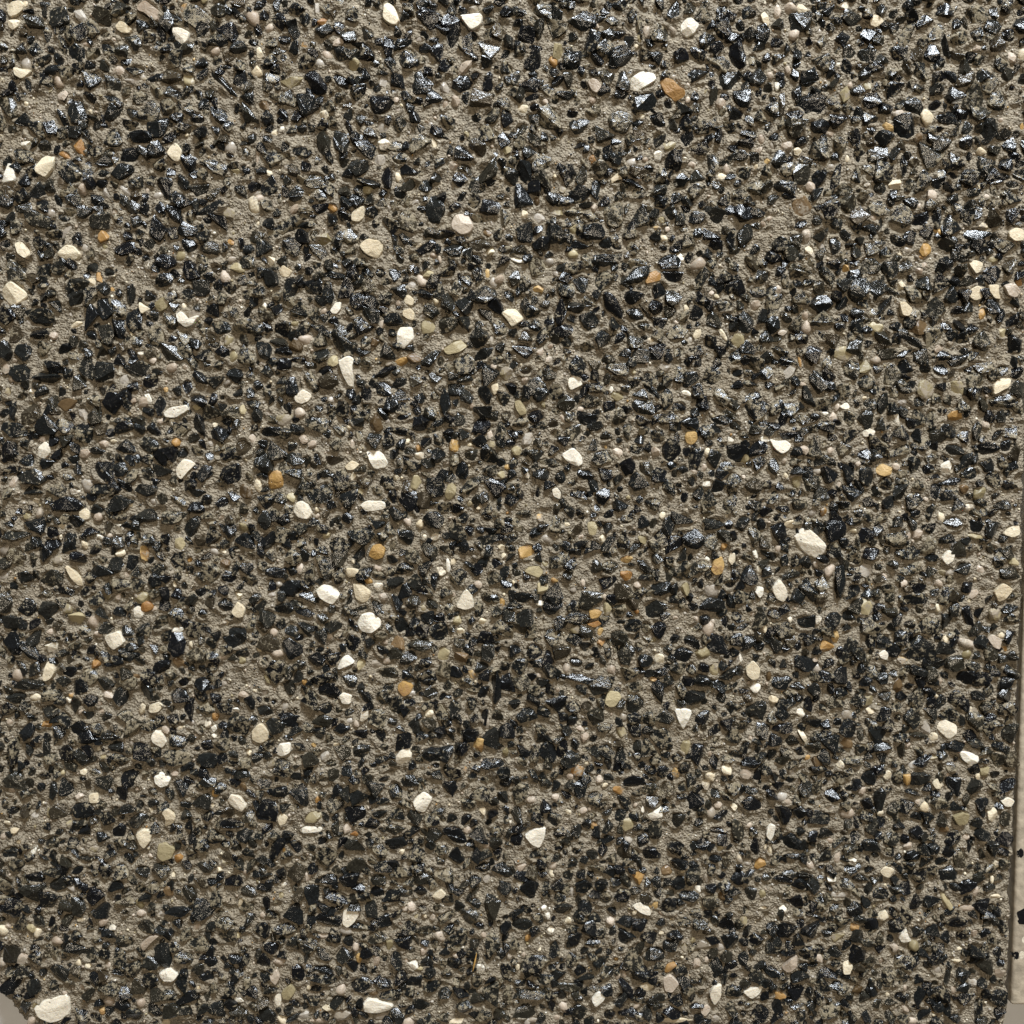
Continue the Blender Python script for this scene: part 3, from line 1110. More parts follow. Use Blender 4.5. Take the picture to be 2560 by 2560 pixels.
P e -331,-1223 19 17 0
W e 1004,928 22 15 0
O e -605,-498 17 19 0
P e -1038,-280 19 17 0
Y e 543,1183 30 11 60
C e -1431,1212 15 22 0
P e -548,17 19 17 0
T e -1425,45 19 17 0
C e 42,106 17 19 0
Y e 89,309 17 19 0
P e -1085,320 19 17 0
C e 1010,328 19 17 0
O e -992,351 17 19 0
P e 833,367 19 17 0
T e 855,407 17 19 0
P e -323,598 17 19 0
P e 359,942 19 17 0
P e 377,999 19 17 0
C e -1086,510 15 21 0
P e -923,-657 17 17 0
C e 1116,-1436 17 17 0
C e -1147,205 23 13 -20
W e -1295,-551 17 17 0
P e 35,-1317 17 17 0
P e -1494,-1231 17 17 0
C e -750,-522 19 15 0
P e -1066,-1018 17 17 0
C e -24,-126 17 17 0
P e -370,-381 19 15 0
P e 1278,-772 17 17 0
P e -1115,-184 15 19 0
P e 1160,-686 17 17 0
C e 160,-36 19 15 0
P e 884,-431 17 17 0
O e 268,186 15 19 0
P e 1079,-186 17 17 0
P e 790,-122 17 17 0
P e -1423,433 19 15 0
W e 385,-877 14 21 0
T e -1260,566 15 19 0
C e -880,-863 14 21 0
O e -1138,635 15 19 0
C e 1328,-1299 22 13 0
P e -241,1103 19 15 0
C e 348,1310 15 19 0
P e 77,-477 17 15 0
C e -935,-385 12 23 0
C e 82,-1303 15 17 0
W e -1274,-255 15 17 0
C e 362,-1188 17 15 0
P e 228,-876 15 17 0
P e -116,305 15 17 0
C e -1434,676 17 15 0
O e 1163,724 23 11 0
P e 820,-280 15 17 0
C e 1322,917 11 22 0
C e -1187,1129 15 17 0
P e 237,1362 17 15 0
C e -604,-1418 14 17 0
P e -170,-240 15 15 0
C e 1238,-540 14 17 0
P e -562,-11 15 15 0
C e -562,7 15 15 0
C e -1100,20 15 15 0
Y e 335,43 15 15 0
C e -852,250 15 15 0
P e 282,36 13 17 0
P e -1102,-815 15 15 0
C e -682,753 15 15 0
P e 469,546 13 17 0
T e 393,920 15 15 0
C e 583,616 17 13 0
W e 708,1427 15 15 0
C e -917,-1347 17 13 0
C e -119,194 19 11 0
W e -5,-912 10 21 0
P e -1030,909 11 19 0
P e -946,-358 15 13 0
P e 584,-319 13 15 0
C e -1096,283 15 13 0
C e 120,950 13 15 0
C e -616,1001 15 13 0
P e -1330,1241 15 13 0
C e 1079,609 17 11 0
C e -1080,-1032 14 14 0
C e -269,-563 14 14 0
C e -1210,-695 15 12 0
C e -460,-145 13 13 0
O e 561,-120 13 13 0
T e 417,-577 12 15 0
C e -1305,-72 11 15 0
W e -78,-1299 13 14 0
C e 1265,-1167 14 12 0
C e -567,1338 11 13 0
C e -311,1147 11 11 0
W e 524,-1231 10 10 0
O e 817,-1497 10 8 0
"""
# black chips: centre x, y, width, height, turn
DARK = """
1186,-399,75,75,0 838,1147,82,63,20 104,1114,67,63,0 1111,1088,67,60,0 -878,1385,74,52,-20 -218,854,49,79,-5 302,1096,60,63,0 1180,1005,56,67,0
-1403,687,53,71,0 1298,1172,52,71,-20 -230,1382,74,48,-20 -1270,1392,59,59,0 -1382,283,61,61,0 -1220,226,65,57,0 605,1219,63,56,0 698,298,64,57,0
434,-671,58,66,0 -640,810,105,34,25 -1414,-1132,69,55,0 196,1378,70,48,-10 630,1277,48,70,20 -549,-1217,76,49,0 600,-389,77,46,-45 -1242,961,56,60,0
-1334,249,61,57,0 -293,828,60,56,0 -687,-467,58,62,0 379,1158,59,56,0 1102,836,56,60,0 -1456,-377,54,65,0 -367,1147,63,52,0 -968,459,68,49,0
407,-280,69,50,0 193,-491,100,35,-5 -1283,24,80,42,0 -1126,-779,62,55,0 -721,-877,62,55,0 361,-1331,56,63,0 934,-50,54,61,0 1209,-333,61,54,0
1183,-547,55,61,0 950,-1490,63,56,0 -1163,403,57,57,30 -253,1210,56,56,0 -208,-354,58,58,0 304,1274,56,56,0 124,795,56,56,0 -1078,1008,60,52,0
-1339,828,60,52,0 -550,1212,52,59,0 -669,1005,60,52,0 -1064,403,64,49,10 -167,1329,48,63,0 -537,-165,46,69,0 1337,979,45,67,0 -1415,1143,52,56,0
-761,444,53,57,0 -1174,120,53,57,0 -805,112,53,57,-20 -559,256,57,53,0 -640,-397,58,54,0 577,839,56,52,0 219,542,57,53,0 112,-703,54,58,0
-1343,560,72,41,-10 -127,1306,41,70,0 -824,1328,59,48,-30 -811,165,61,49,0 -1331,-195,61,50,0 -795,-628,62,50,0 -62,161,49,61,0 251,-506,62,50,0
987,635,49,60,0 1201,497,49,60,0 1102,1342,33,85,-20 70,-1339,76,42,15 -1006,806,45,64,0 -1215,418,45,64,0 -426,975,63,45,-5 -98,1030,45,63,10
-436,-65,65,46,-15 534,665,45,64,0 1299,1392,63,44,0 -1305,-814,55,55,0 -910,-1174,55,55,0 -1345,-1375,56,56,0 -547,-1014,55,55,0 -637,-1068,55,55,0
353,672,75,38,35 -1197,964,41,67,0 -1425,233,68,42,0 -1435,-70,84,34,0 -978,-718,70,43,0 1226,1107,67,41,0 746,590,41,68,0 887,549,68,41,5
-1452,-786,62,48,0 -1038,-1317,49,63,0 -1493,-1410,63,49,0 -624,-835,48,62,0 249,-1203,62,49,0 -1328,680,53,53,0 -1142,313,53,53,0 -574,1147,52,52,0
-137,426,53,53,0 -59,-659,54,54,-30 577,542,53,53,0 571,388,53,53,0 -926,-45,50,57,0 -1075,-526,58,50,0 -974,-530,58,50,0 -294,1277,56,48,0
-86,1161,56,48,0 -98,920,49,56,0 -50,74,57,50,0 -298,36,50,57,0 -157,-61,57,50,-20 -709,-381,58,50,0 -391,-608,50,58,0 285,843,49,56,0
41,799,49,56,0 259,661,56,49,0 664,546,49,57,0 456,177,49,57,0 646,169,57,49,0 524,-76,57,50,0 119,-238,50,58,0 230,-257,58,50,0
798,1085,56,48,0 1245,817,49,56,0 -971,-385,46,62,0 -134,1205,59,45,5 -79,1070,60,45,-30 -72,964,60,45,20 26,895,45,60,20 371,305,61,45,0
-1288,-1303,69,42,0 -167,-951,69,41,-35 -1376,104,65,42,0 -1055,-15,65,42,0 -80,620,64,41,0 779,-495,61,44,0 -1222,1127,48,52,0 -1446,173,49,53,0
-966,-145,54,50,0 -292,972,52,49,0 -622,754,49,53,0 -674,177,53,49,0 86,994,49,52,0 449,-600,54,50,0 711,-581,54,50,0 1362,1158,52,48,0
819,957,49,52,0 1050,964,49,52,0 1035,639,53,49,0 1210,585,53,49,0 -1125,1125,56,45,0 -992,1085,56,45,20 -1163,825,56,45,40 -1196,560,34,75,-10
-1154,583,45,57,0 -1013,501,45,57,20 -1310,407,57,45,0 -1326,384,68,38,0 -1127,28,69,38,10 -1373,-42,57,46,0 -1338,-284,58,46,0 -1083,-699,58,46,-20
-482,1045,45,56,0 -455,780,56,45,0 -629,635,45,56,0 -486,482,76,34,-40 -61,392,45,57,0 -624,158,68,38,10 -47,-510,35,77,20 128,1356,56,44,0
161,953,45,56,0 187,898,56,45,-20 363,836,45,56,0 455,668,56,45,0 286,590,34,75,35 227,313,57,45,-10 525,154,46,57,0 335,-416,46,58,0
836,1223,45,56,0 870,1023,56,45,0 1034,1015,56,45,0 899,858,45,56,0 1313,788,75,34,10 1019,694,56,45,0 1321,377,45,57,0 769,-60,41,64,0
-1402,-506,85,31,-5 -481,1281,59,41,-20 -427,531,60,41,-30 -533,-522,62,42,0 194,1088,60,41,0 475,516,60,41,0 573,233,61,42,0 1342,1074,41,60,0
-1367,-1153,48,55,0 -1235,-1135,55,48,0 -1471,-1174,48,55,0 -524,-856,55,48,0 -284,-1004,48,55,0 -167,-1018,48,55,0 -264,-1078,55,48,0 -202,-1071,55,48,0
-646,-1188,48,55,0 -557,-1310,56,49,0 537,-856,48,55,0 668,-937,48,55,0 52,-1117,48,55,0 1294,-115,47,54,0 787,-347,54,48,0 1035,-337,48,54,0
1171,-603,48,55,0 1361,-676,55,48,0 1070,-659,48,55,0 1287,-1068,55,48,0 822,-969,55,48,0 1030,-1317,49,56,0 1276,-1443,49,56,0 -520,-1142,76,35,0
-452,-1231,76,35,0 -551,-1389,77,35,-5 605,-1346,35,76,0 -415,1037,71,34,-45 104,542,34,72,0 1199,1407,70,33,0 -1378,1008,63,37,-5 -1076,546,38,64,0
529,1230,63,37,0 496,-19,65,38,0 1361,180,65,38,5 -1262,-877,62,41,0 -1280,-1167,42,62,0 -849,-1260,62,42,0 -456,-891,62,41,0 -91,-828,62,41,0
-36,-1057,62,41,0 -57,-1281,42,62,0 -612,-1288,62,42,0 -450,-1403,63,42,0 -64,-1432,42,63,0 -357,-1439,63,42,0 709,-859,62,41,0 42,-1490,63,42,0
1162,-118,61,41,0 1271,-30,61,41,0 1150,-169,61,41,0 857,-440,61,41,0 903,-902,62,41,0 -1429,-130,50,50,0 -871,-176,50,50,0 -1232,-475,50,50,0
-1263,-510,50,50,0 -689,924,49,49,0 -604,572,49,49,0 -91,497,49,49,0 -218,74,50,50,0 -607,74,50,50,0 -700,-84,50,50,0 83,1401,48,48,0
452,994,49,49,0 424,-72,50,50,0 359,-561,50,50,0 1078,1187,48,48,0 1364,946,49,49,0 1365,672,49,49,0 -786,1349,52,44,-40 -1125,1057,52,45,0
-847,865,90,26,35 -1120,579,45,53,0 -1411,501,45,53,0 -1392,459,45,53,0 -1405,399,53,45,0 -1043,192,53,46,0 -64,1299,52,44,0 -683,665,53,45,-30
-569,639,53,45,0 -92,249,53,46,0 -303,-76,46,54,0 -502,-99,54,46,0 -28,-339,54,46,0 -16,-494,46,54,0 71,702,45,53,0 189,418,45,53,0
573,-80,54,46,-40 322,-234,46,54,20 119,-362,46,54,0 807,1373,52,44,0 1318,1121,52,45,0 1159,935,45,52,0 1072,687,45,53,0 965,411,45,53,0
875,373,53,45,-30 1160,32,46,53,0 -967,1378,41,55,0 -822,1410,55,41,-30 -1012,1129,41,56,-30 -1101,964,56,41,-20 -981,922,41,56,-10 -880,913,56,41,20
-982,709,56,41,0 -1110,237,57,42,0 -1107,184,57,42,0 -913,-342,58,42,0 -1386,-358,58,42,35 -171,354,57,42,-10 -641,-222,58,42,0 59,1263,41,56,0
699,184,57,42,0 262,154,57,42,0 529,-545,58,42,0 131,-561,58,42,0 550,-710,43,58,0 178,-722,58,43,0 1132,1136,56,41,-40 1147,828,56,41,0
816,687,56,41,0 874,594,56,41,0 1120,418,42,57,20 1450,-648,48,51,0 -941,1227,67,33,0 -830,977,67,34,-35 -1399,-405,69,35,-40 580,-269,69,35,0
-798,-377,62,38,10 660,788,37,60,-20 212,268,61,38,0 922,1034,37,60,0 767,920,60,37,0 1403,317,61,38,0 -1179,1219,45,48,0 -1114,1201,48,45,0
-1437,564,45,49,0 -1005,161,49,46,0 -1190,66,50,46,0 -1399,-277,50,46,0 -342,810,49,45,0 -702,754,45,49,0 -133,590,49,45,0 -712,139,46,49,0
-248,-487,50,46,0 -653,-518,46,50,0 -314,-671,46,50,0 -233,-714,50,47,0 451,1410,44,48,0 171,1266,48,45,0 647,1165,48,45,0 196,650,49,45,0
515,384,49,45,0 72,362,49,45,0 178,230,46,49,0 472,-95,50,46,0 119,-269,46,50,0 38,-304,50,46,0 728,-640,50,46,30 951,1385,48,44,0
869,1259,48,45,0 1144,1237,48,45,0 1290,946,49,45,0 1341,489,45,49,0 1163,131,46,49,0 -1105,-909,62,38,0 -820,1121,52,41,-30 -1448,459,42,53,0
-937,497,53,42,-15 -1156,504,42,53,0 -1471,-261,42,54,0 -977,-304,42,54,0 -918,-420,54,42,0 -1019,-455,54,42,0 -1350,-577,54,43,0 -1311,-706,54,43,0
-629,1165,52,41,0 -409,1292,52,41,-20 -554,939,52,41,0 -61,869,52,41,0 -523,377,53,42,0 -149,271,53,42,0 -492,93,42,53,0 -226,-22,53,42,0
-571,-432,54,42,0 -554,-616,54,43,0 224,1320,41,52,0 492,1056,41,52,0 35,961,41,52,0 684,913,52,41,0 232,795,52,41,0 362,85,53,42,-30
134,-138,54,42,0 433,-219,54,42,0 284,-203,54,42,0 497,-416,54,42,0 948,872,41,52,0 1223,650,41,53,0 1254,624,41,53,0 1347,411,53,42,0
797,294,53,42,0 1010,268,42,53,0 1021,101,42,53,0 -972,-814,48,48,0 -1482,-1310,49,49,0 -969,-1331,49,49,0 -98,-954,48,48,0 -126,-1203,49,49,0
464,-1167,48,48,0 739,-1497,49,49,0 1390,-54,47,47,0 982,-382,48,48,0 930,-679,48,48,0 1045,-782,48,48,0 1121,-1382,49,49,0 844,-1428,49,49,0
-744,1118,63,33,-50 -91,762,64,34,10 -510,146,65,34,10 259,713,64,34,0 425,-522,35,66,0 1389,758,64,34,-20 -1457,-699,31,74,-5 -1328,-880,55,41,0
-1467,-1043,55,41,0 -1036,-1057,55,41,0 -1141,-1281,56,42,0 -1007,-1483,56,42,0 -1126,-1504,56,42,0 -926,-1281,56,42,0 -685,-824,55,41,0 -448,-842,55,41,0
-345,-821,41,55,0 -297,-796,55,41,0 -464,-986,55,41,0 -636,-993,55,41,0 -457,-1043,55,41,0 -478,-1089,55,41,0 -590,-1132,42,55,0 -361,-1135,55,42,0
-57,-1181,42,55,0 -369,-1217,55,42,0 -397,-1267,56,42,0 -147,-1260,42,56,0 -294,-1400,56,42,0 -231,-1410,56,42,0 -384,-1403,56,42,0 27,-828,41,55,0
407,-1011,55,41,0 229,-1238,42,55,0 386,-1375,56,42,0 1107,-81,54,41,0 951,-200,27,81,0 1290,-440,55,41,0 1325,-485,55,41,0 1370,-489,55,41,0
1284,-593,55,41,0 1349,-613,41,55,0 1428,-728,55,41,0 1448,-800,55,41,20 813,-1238,55,42,0 1162,-1339,56,42,0 1214,-1446,42,56,0 -811,1208,93,22,-45
-960,852,56,37,-30 -767,531,57,38,0 -858,286,57,38,0 -901,252,38,57,0 -1024,-168,57,38,0 -530,1041,37,56,0 -467,635,38,56,-30 -119,82,57,38,45
-538,59,38,57,0 -363,-475,58,39,0 257,1063,56,37,-20 34,467,57,38,-20 -1344,913,45,45,0 -1286,702,45,45,0 -1240,613,45,45,0 -947,233,46,46,0
-1006,120,61,34,0 -760,-203,46,46,0 -1185,-176,61,34,-20 -944,-577,35,62,0 -262,1041,60,34,25 -257,256,46,46,0 -470,40,46,46,0 -494,-130,46,46,0
418,635,45,45,0 138,572,30,68,0 264,497,45,45,0 155,313,45,45,0 561,-600,46,46,0 395,-703,47,47,-40 1247,990,45,45,0 1413,702,45,45,0
1168,448,45,45,0 1439,482,45,45,0 888,305,61,34,20 865,82,46,46,0 1383,93,46,46,0 -1090,1410,48,41,0 -1057,1319,48,41,-20 -1214,1288,48,41,0
-763,1221,48,41,-40 -1348,1078,48,41,0 -1294,1081,48,41,-30 -857,751,49,41,0 -886,639,49,41,0 -753,709,49,41,0 -1280,252,49,42,0 -885,112,49,42,0
-1279,-88,42,50,0 -1118,-409,50,42,0 -1054,-479,42,50,20 -1144,-537,42,50,0 -1418,-640,43,50,0 -135,1015,48,41,0 -166,747,49,41,0 -709,463,49,42,-40
-80,335,42,49,0 -250,-168,42,50,0 -708,-304,42,50,0 -466,-379,50,42,0 -500,-636,50,43,0 -287,-628,50,43,0 -439,-703,50,43,0 -689,-628,50,43,0
259,1299,41,48,-20 589,1355,41,48,0 264,1227,41,48,0 246,972,49,41,20 334,806,41,49,0 602,332,49,42,-30 686,-180,42,50,0 719,-319,42,50,0
65,-405,50,42,0 23,-498,50,42,0 643,-655,50,43,0 1344,1360,41,48,0 1011,1110,48,41,0 1342,1205,41,48,0 1038,858,49,41,0 1368,839,41,49,0
1141,620,49,41,0 1222,411,42,49,20 858,452,42,49,0 1083,384,42,49,-20 1165,271,42,49,0 1220,218,49,42,-40 889,55,50,42,0 -1193,-1421,49,45,0
-822,-919,62,34,0 -964,-1446,63,35,20 -805,-1490,63,35,0 -346,-937,62,34,0 -691,-990,34,62,-20 -674,-1238,62,35,0 -734,-1497,63,35,-30 357,-793,62,34,0
1316,-303,34,61,0 1078,-849,31,69,0 1320,-1022,35,62,0 -1143,1391,52,37,-30 -1076,861,52,37,-25 -911,691,38,53,20 -841,226,53,38,0 -1104,-636,39,54,-20
-1244,-659,54,39,0 -289,924,52,37,0 -400,564,53,38,-40 -186,538,53,38,20 523,950,52,37,-5 655,850,52,37,0 346,613,53,38,0 692,422,53,38,-20
434,108,53,38,0 653,-300,54,38,0 43,-592,54,39,0 946,1295,37,52,0 1220,66,38,53,0 -1354,-972,55,38,0 -987,-1185,76,28,5 56,-1439,77,28,0
1442,-179,54,37,0 -975,-15,65,31,0 -549,743,64,30,-30 -66,-80,65,31,20 -583,-176,31,65,-10 188,762,64,30,-10 892,672,64,30,-50 -1045,1057,56,34,-10
-1231,648,56,34,0 -990,661,56,34,30 -878,452,57,34,0 -1053,62,57,34,0 -1132,-209,58,35,-20 -241,751,56,34,10 -405,639,34,56,0 -522,628,34,56,0
-98,672,34,56,0 -80,448,57,34,40 -262,-385,58,35,0 579,1263,56,33,-30 90,939,56,34,-50 302,414,57,34,-15 194,55,57,34,0 699,-61,34,57,20
31,-249,58,35,0 188,-308,58,35,0 1014,1245,56,33,-10 978,1012,34,56,0 1203,836,34,56,0 853,332,57,34,-35 867,188,34,57,0 968,104,34,57,0
-1307,1221,41,45,0 -998,984,45,41,0 -934,459,42,45,0 -1031,377,42,45,0 -792,396,42,45,0 -975,169,42,46,0 -769,188,42,46,0 -1352,-118,42,46,0
-1146,-153,46,42,0 -1263,-636,46,43,0 -652,1378,41,44,0 -208,1292,41,44,0 -694,560,45,41,0 -356,459,42,45,0 -368,354,45,42,0 -355,82,46,42,0
-573,47,46,42,0 -437,-122,42,46,0 -154,-188,46,42,0 -639,-342,42,46,0 -320,-327,42,46,0 -592,-549,42,46,0 -232,-530,42,46,0 -570,-651,46,43,0
-493,-706,47,43,0 41,1338,41,44,0 536,1391,44,41,0 415,1342,44,41,0 689,1223,45,41,0 449,847,45,41,0 150,635,45,41,0 459,605,41,45,0
185,583,45,41,0 370,452,45,42,0 390,381,45,42,0 453,74,42,46,0 494,-168,42,46,0 689,-381,42,46,-20 144,-412,46,42,0 244,-596,43,46,0
275,-703,43,47,0 1176,1288,44,41,0 1155,1378,41,44,0 1012,1158,45,41,0 1209,1037,45,41,0 982,839,45,41,20 807,765,41,45,0 916,758,41,45,0
1170,654,45,41,0 1229,702,45,41,0 1443,351,42,45,0 977,215,46,42,0 951,177,46,42,-20 1301,150,42,46,0 914,108,46,42,0 1075,82,46,42,0
-1198,-796,48,41,0 -911,-852,48,41,0 -1154,-947,41,48,0 -1292,-976,48,41,0 -1172,-1107,48,41,0 -1153,-1061,41,48,0 -1202,-1064,41,48,0 -1215,-1181,48,42,0
-942,-1018,41,48,0 -871,-954,48,41,0 -789,-954,48,41,0 -778,-1174,42,48,0 -1085,-1231,49,42,0 -1066,-1339,49,42,0 -1246,-1317,49,42,0 -1241,-1382,42,49,0
-1110,-1418,42,49,0 -1286,-1504,42,49,0 -1423,-1410,42,49,0 -881,-1483,49,42,0 -1122,-1360,49,42,0 -723,-796,48,41,0 -400,-814,48,41,0 -187,-814,48,41,0
-291,-898,48,41,0 -339,-891,41,48,0 -229,-954,41,48,0 -391,-1004,48,41,0 -43,-940,41,48,0 -300,-1228,49,42,0 -321,-1281,49,42,0 -517,-1461,49,42,0
-737,-1238,49,42,0 330,-856,48,41,0 454,-814,41,48,0 613,-902,48,41,0 482,-905,48,41,0 536,-1075,41,48,0 699,-1132,42,48,0 333,-1267,49,42,-25
187,-1274,42,49,0 125,-1296,42,49,0 646,-1274,49,42,0 722,-1274,42,49,0 730,-1375,42,49,0 655,-1432,49,42,0 529,-1432,42,49,0 1206,-94,41,47,0
929,-316,41,48,-20 851,-320,48,41,0 1356,-382,48,41,0 944,-554,48,41,0 980,-631,41,48,0 800,-888,41,48,0 1116,-877,41,48,0 1297,-807,41,48,0
1207,-1075,48,41,0 1122,-961,48,41,0 923,-1014,41,48,0 1343,-1107,48,41,0 1013,-1181,42,48,0 1159,-1196,42,49,0 1272,-1296,49,42,0 877,-1310,49,42,0
960,-1310,49,42,0 1399,-1349,49,42,0 1163,-1389,42,49,0 779,-1288,42,49,0 882,-1238,49,42,0 -1205,1346,48,37,30 -909,988,49,37,-40 -937,883,49,37,-40
-770,-84,50,38,0 -1262,-726,50,39,-40 -889,-730,50,39,0 -1149,-730,50,39,0 -167,1374,48,37,-20 -220,1168,48,37,-20 -338,549,49,38,-15 -185,683,49,38,0
-208,628,38,49,0 -178,601,38,49,0 -576,377,38,49,0 -201,-463,39,50,0 -650,-608,50,39,-20 -711,-22,38,50,0 700,1338,37,48,0 533,1030,48,37,0
671,1070,48,37,0 350,564,49,38,0 60,572,49,38,0 625,24,38,50,0 88,112,49,38,0 346,-331,50,38,0 308,-366,50,38,0 917,1107,48,37,0
1041,1056,48,37,0 1239,1168,48,37,-30 1231,762,49,38,0 1257,233,49,38,0 984,51,50,38,0 1169,-255,51,37,0 1296,-551,38,51,0 -1054,-624,62,31,0
-214,789,60,30,0 -688,230,61,30,0 839,268,61,30,-10 1049,196,61,30,-25 -1118,523,34,53,0 -1348,510,53,34,0 -827,527,53,34,-10 -1196,283,34,53,0
-1025,233,53,34,-35 -1020,-319,54,35,30 -1442,-541,54,35,0 -801,-350,54,35,0 -322,1216,52,33,-50 -352,946,34,52,0 -311,-165,54,34,25 -552,-487,69,27,10
48,1201,52,33,0 410,1107,52,34,-30 564,986,34,52,0 360,964,52,34,-20 419,913,52,34,50 184,694,53,34,0 447,713,53,34,0 686,335,53,34,0
108,-463,54,35,-30 339,-471,54,35,0 1213,1306,33,52,0 1256,1328,52,33,0 1271,433,53,34,0 1445,173,34,53,0 1322,112,53,34,0 -1476,-1004,55,35,20
-1341,-1100,55,35,0 -674,-761,55,34,0 -339,-976,55,34,0 -326,-1068,55,35,-20 -306,-1132,55,35,0 -342,-1331,35,56,20 -634,-1375,35,56,0 14,-891,34,55,0
420,-933,34,55,0 519,-1139,55,35,0 424,-1310,56,35,0 334,-1410,28,70,30 28,-1224,55,35,0 856,-231,54,34,-30 1265,-402,54,34,-20 1444,-575,55,34,0
1297,-686,55,34,0 1196,-782,55,34,0 1260,-856,55,34,0 1057,-983,55,34,0 1312,-1217,55,35,0 914,942,24,71,-5 497,-1367,45,42,0 1019,-64,44,41,0
897,-207,41,44,0 1084,-375,44,41,0 -910,758,41,41,0 -931,74,42,42,0 -831,-269,42,42,0 -1156,-683,43,43,0 -432,1179,41,41,0 -57,1121,41,41,0
-319,1092,41,41,0 -227,575,41,41,0 -46,587,41,41,0 -80,564,41,41,0 -235,444,42,42,0 -396,207,42,42,0 -252,36,42,42,0 -706,28,42,42,0
-666,-65,42,42,0 -632,-130,42,42,0 -247,-311,42,42,0 -384,-655,43,43,0 548,1320,41,41,0 414,1052,41,41,0 643,895,41,41,0 415,459,42,42,0
125,343,42,42,0 693,74,42,42,0 307,-292,42,42,0 23,-451,42,42,0 997,1338,41,41,0 1418,1367,41,41,0 901,1150,41,41,0 1325,751,41,41,0
941,650,41,41,0 939,590,41,41,0 985,531,41,41,0 1057,501,42,42,0 975,471,42,42,0 1011,369,42,42,0 948,343,42,42,0 -1194,-902,48,38,0
-1390,150,46,38,0 -1048,108,38,46,0 -860,-76,38,46,0 -894,-573,46,39,0 -1470,-577,46,39,0 -974,-671,46,39,0 -576,1263,45,37,0 -438,601,38,45,0
-38,523,45,38,-30 -346,309,38,45,0 -471,-491,39,46,0 666,1401,44,37,0 522,839,45,37,0 411,583,38,45,0 522,564,38,45,10 451,271,46,38,0
508,256,46,38,0 414,215,38,46,0 331,131,38,46,0 568,40,38,46,0 263,43,38,46,0 664,-34,38,46,0 283,-161,46,38,0 991,1281,44,37,0
868,1092,45,37,0 1271,1216,45,37,0 755,997,37,45,0 868,942,37,45,0 789,736,45,38,0 1415,895,45,37,0 1059,590,38,45,0 1326,339,45,38,0
1117,59,38,46,0 -1092,751,56,30,10 -1086,616,30,56,0 -1381,62,57,30,0 -516,-331,58,31,-5 -206,-585,31,58,20 615,773,30,56,-10 584,-30,57,31,10
1189,1342,30,56,-30 943,913,56,30,5 1062,309,30,57,-10 -829,832,64,26,-35 -190,317,27,64,0 -51,-738,66,27,0 357,709,64,26,0 -918,801,49,34,-15
-1345,765,34,49,0 -1191,613,34,49,0 -1309,62,50,34,10 -1258,-26,50,34,0 -1454,-319,50,35,0 -908,-502,50,35,0 -1305,-604,35,50,20 -680,1221,48,33,0
-626,-265,50,35,0 -375,-537,35,50,-20 -341,-565,35,50,0 -167,-577,35,50,15 70,1349,33,48,0 312,1212,33,48,0 611,1088,48,34,-20 520,909,49,34,20
172,847,49,34,0 86,765,49,34,0 635,441,34,49,0 676,471,49,34,0 582,154,34,49,0 451,-38,34,50,0 321,-95,34,50,0 427,-339,35,50,0
632,-471,50,35,0 641,-573,50,35,0 1066,1234,48,33,0 1174,795,34,49,0 1289,836,34,49,0 904,245,49,34,-40 1175,196,49,34,0 1114,180,49,34,0
887,150,49,34,0 752,51,34,50,0 -501,672,71,23,-5 -1138,-1153,62,28,0 -1459,-1217,42,42,0 -951,-1124,42,42,0 -1163,-1331,28,63,0 -1449,-1360,42,42,0
-1074,-1396,42,42,0 -1497,-1103,41,41,0 -778,-1124,42,42,0 -125,-856,41,41,0 -15,-793,41,41,0 -408,-919,41,41,0 -541,-1085,55,31,0 -395,-1089,41,41,0
-22,-1110,41,41,0 -502,-1317,42,42,0 -175,-1344,56,31,0 -565,-1360,63,28,0 -99,-1454,42,42,0 -343,-1504,42,42,0 -529,-1260,42,42,0 196,-814,41,41,0
241,-842,41,41,0 121,-905,41,41,0 483,-993,41,41,0 270,-1142,42,42,-20 664,-1082,41,41,0 588,-1153,42,42,0 634,-1224,42,42,0 167,-1414,84,21,-5
327,-1450,42,42,0 202,-1490,42,42,0 146,-1443,42,42,0 488,-1461,42,42,0 648,-1483,42,42,0 159,-1117,42,42,0 181,-1331,42,42,0 993,-132,41,41,0
1339,-43,41,41,0 829,-244,41,41,0 985,-231,41,41,0 996,-272,41,41,0 973,-299,41,41,0 1348,-340,41,41,0 1134,-361,41,41,0 1388,-409,41,41,0
1010,-416,41,41,0 1454,-464,41,41,0 1009,-553,41,41,0 1089,-593,41,41,0 1391,-631,41,41,0 910,-718,41,41,0 940,-831,41,41,0 864,-814,41,41,0
1157,-866,41,41,0 1355,-807,41,41,0 1449,-961,41,41,0 1298,-961,41,41,0 1008,-954,41,41,0 1062,-926,41,41,0 1164,-1117,42,42,0 1199,-1153,42,42,0
1132,-1224,42,42,0 1386,-1167,42,42,0 1334,-1256,42,42,0 1028,-1260,42,42,0 1443,-1446,42,42,0 924,-1410,42,42,0 789,-1475,42,42,0 1222,-1504,42,42,0
-1332,1373,52,30,-20 -1391,-145,31,54,0 -1178,-655,54,31,25 -594,1017,52,30,0 -12,1114,30,52,0 -487,523,60,26,-35 -354,203,30,53,0 -234,-111,54,31,-50
-686,-176,54,31,0 -426,-176,54,31,20 -308,-234,31,54,-20 523,1288,52,30,-30 194,957,30,52,0 443,324,30,53,0 307,268,30,53,-20 126,139,53,30,0
147,-703,27,62,0 808,534,30,53,0 787,433,53,30,10 1254,-244,37,44,0 -868,1351,37,41,0 -1132,1304,41,37,0 -1001,1026,41,37,0 -1382,895,41,37,0
-974,546,38,41,0 -1235,373,38,42,0 -1128,123,42,38,0 -1328,-91,42,38,0 -1093,-149,38,42,0 -1206,-249,42,38,0 -1113,-342,38,42,0 -1182,-502,42,39,0
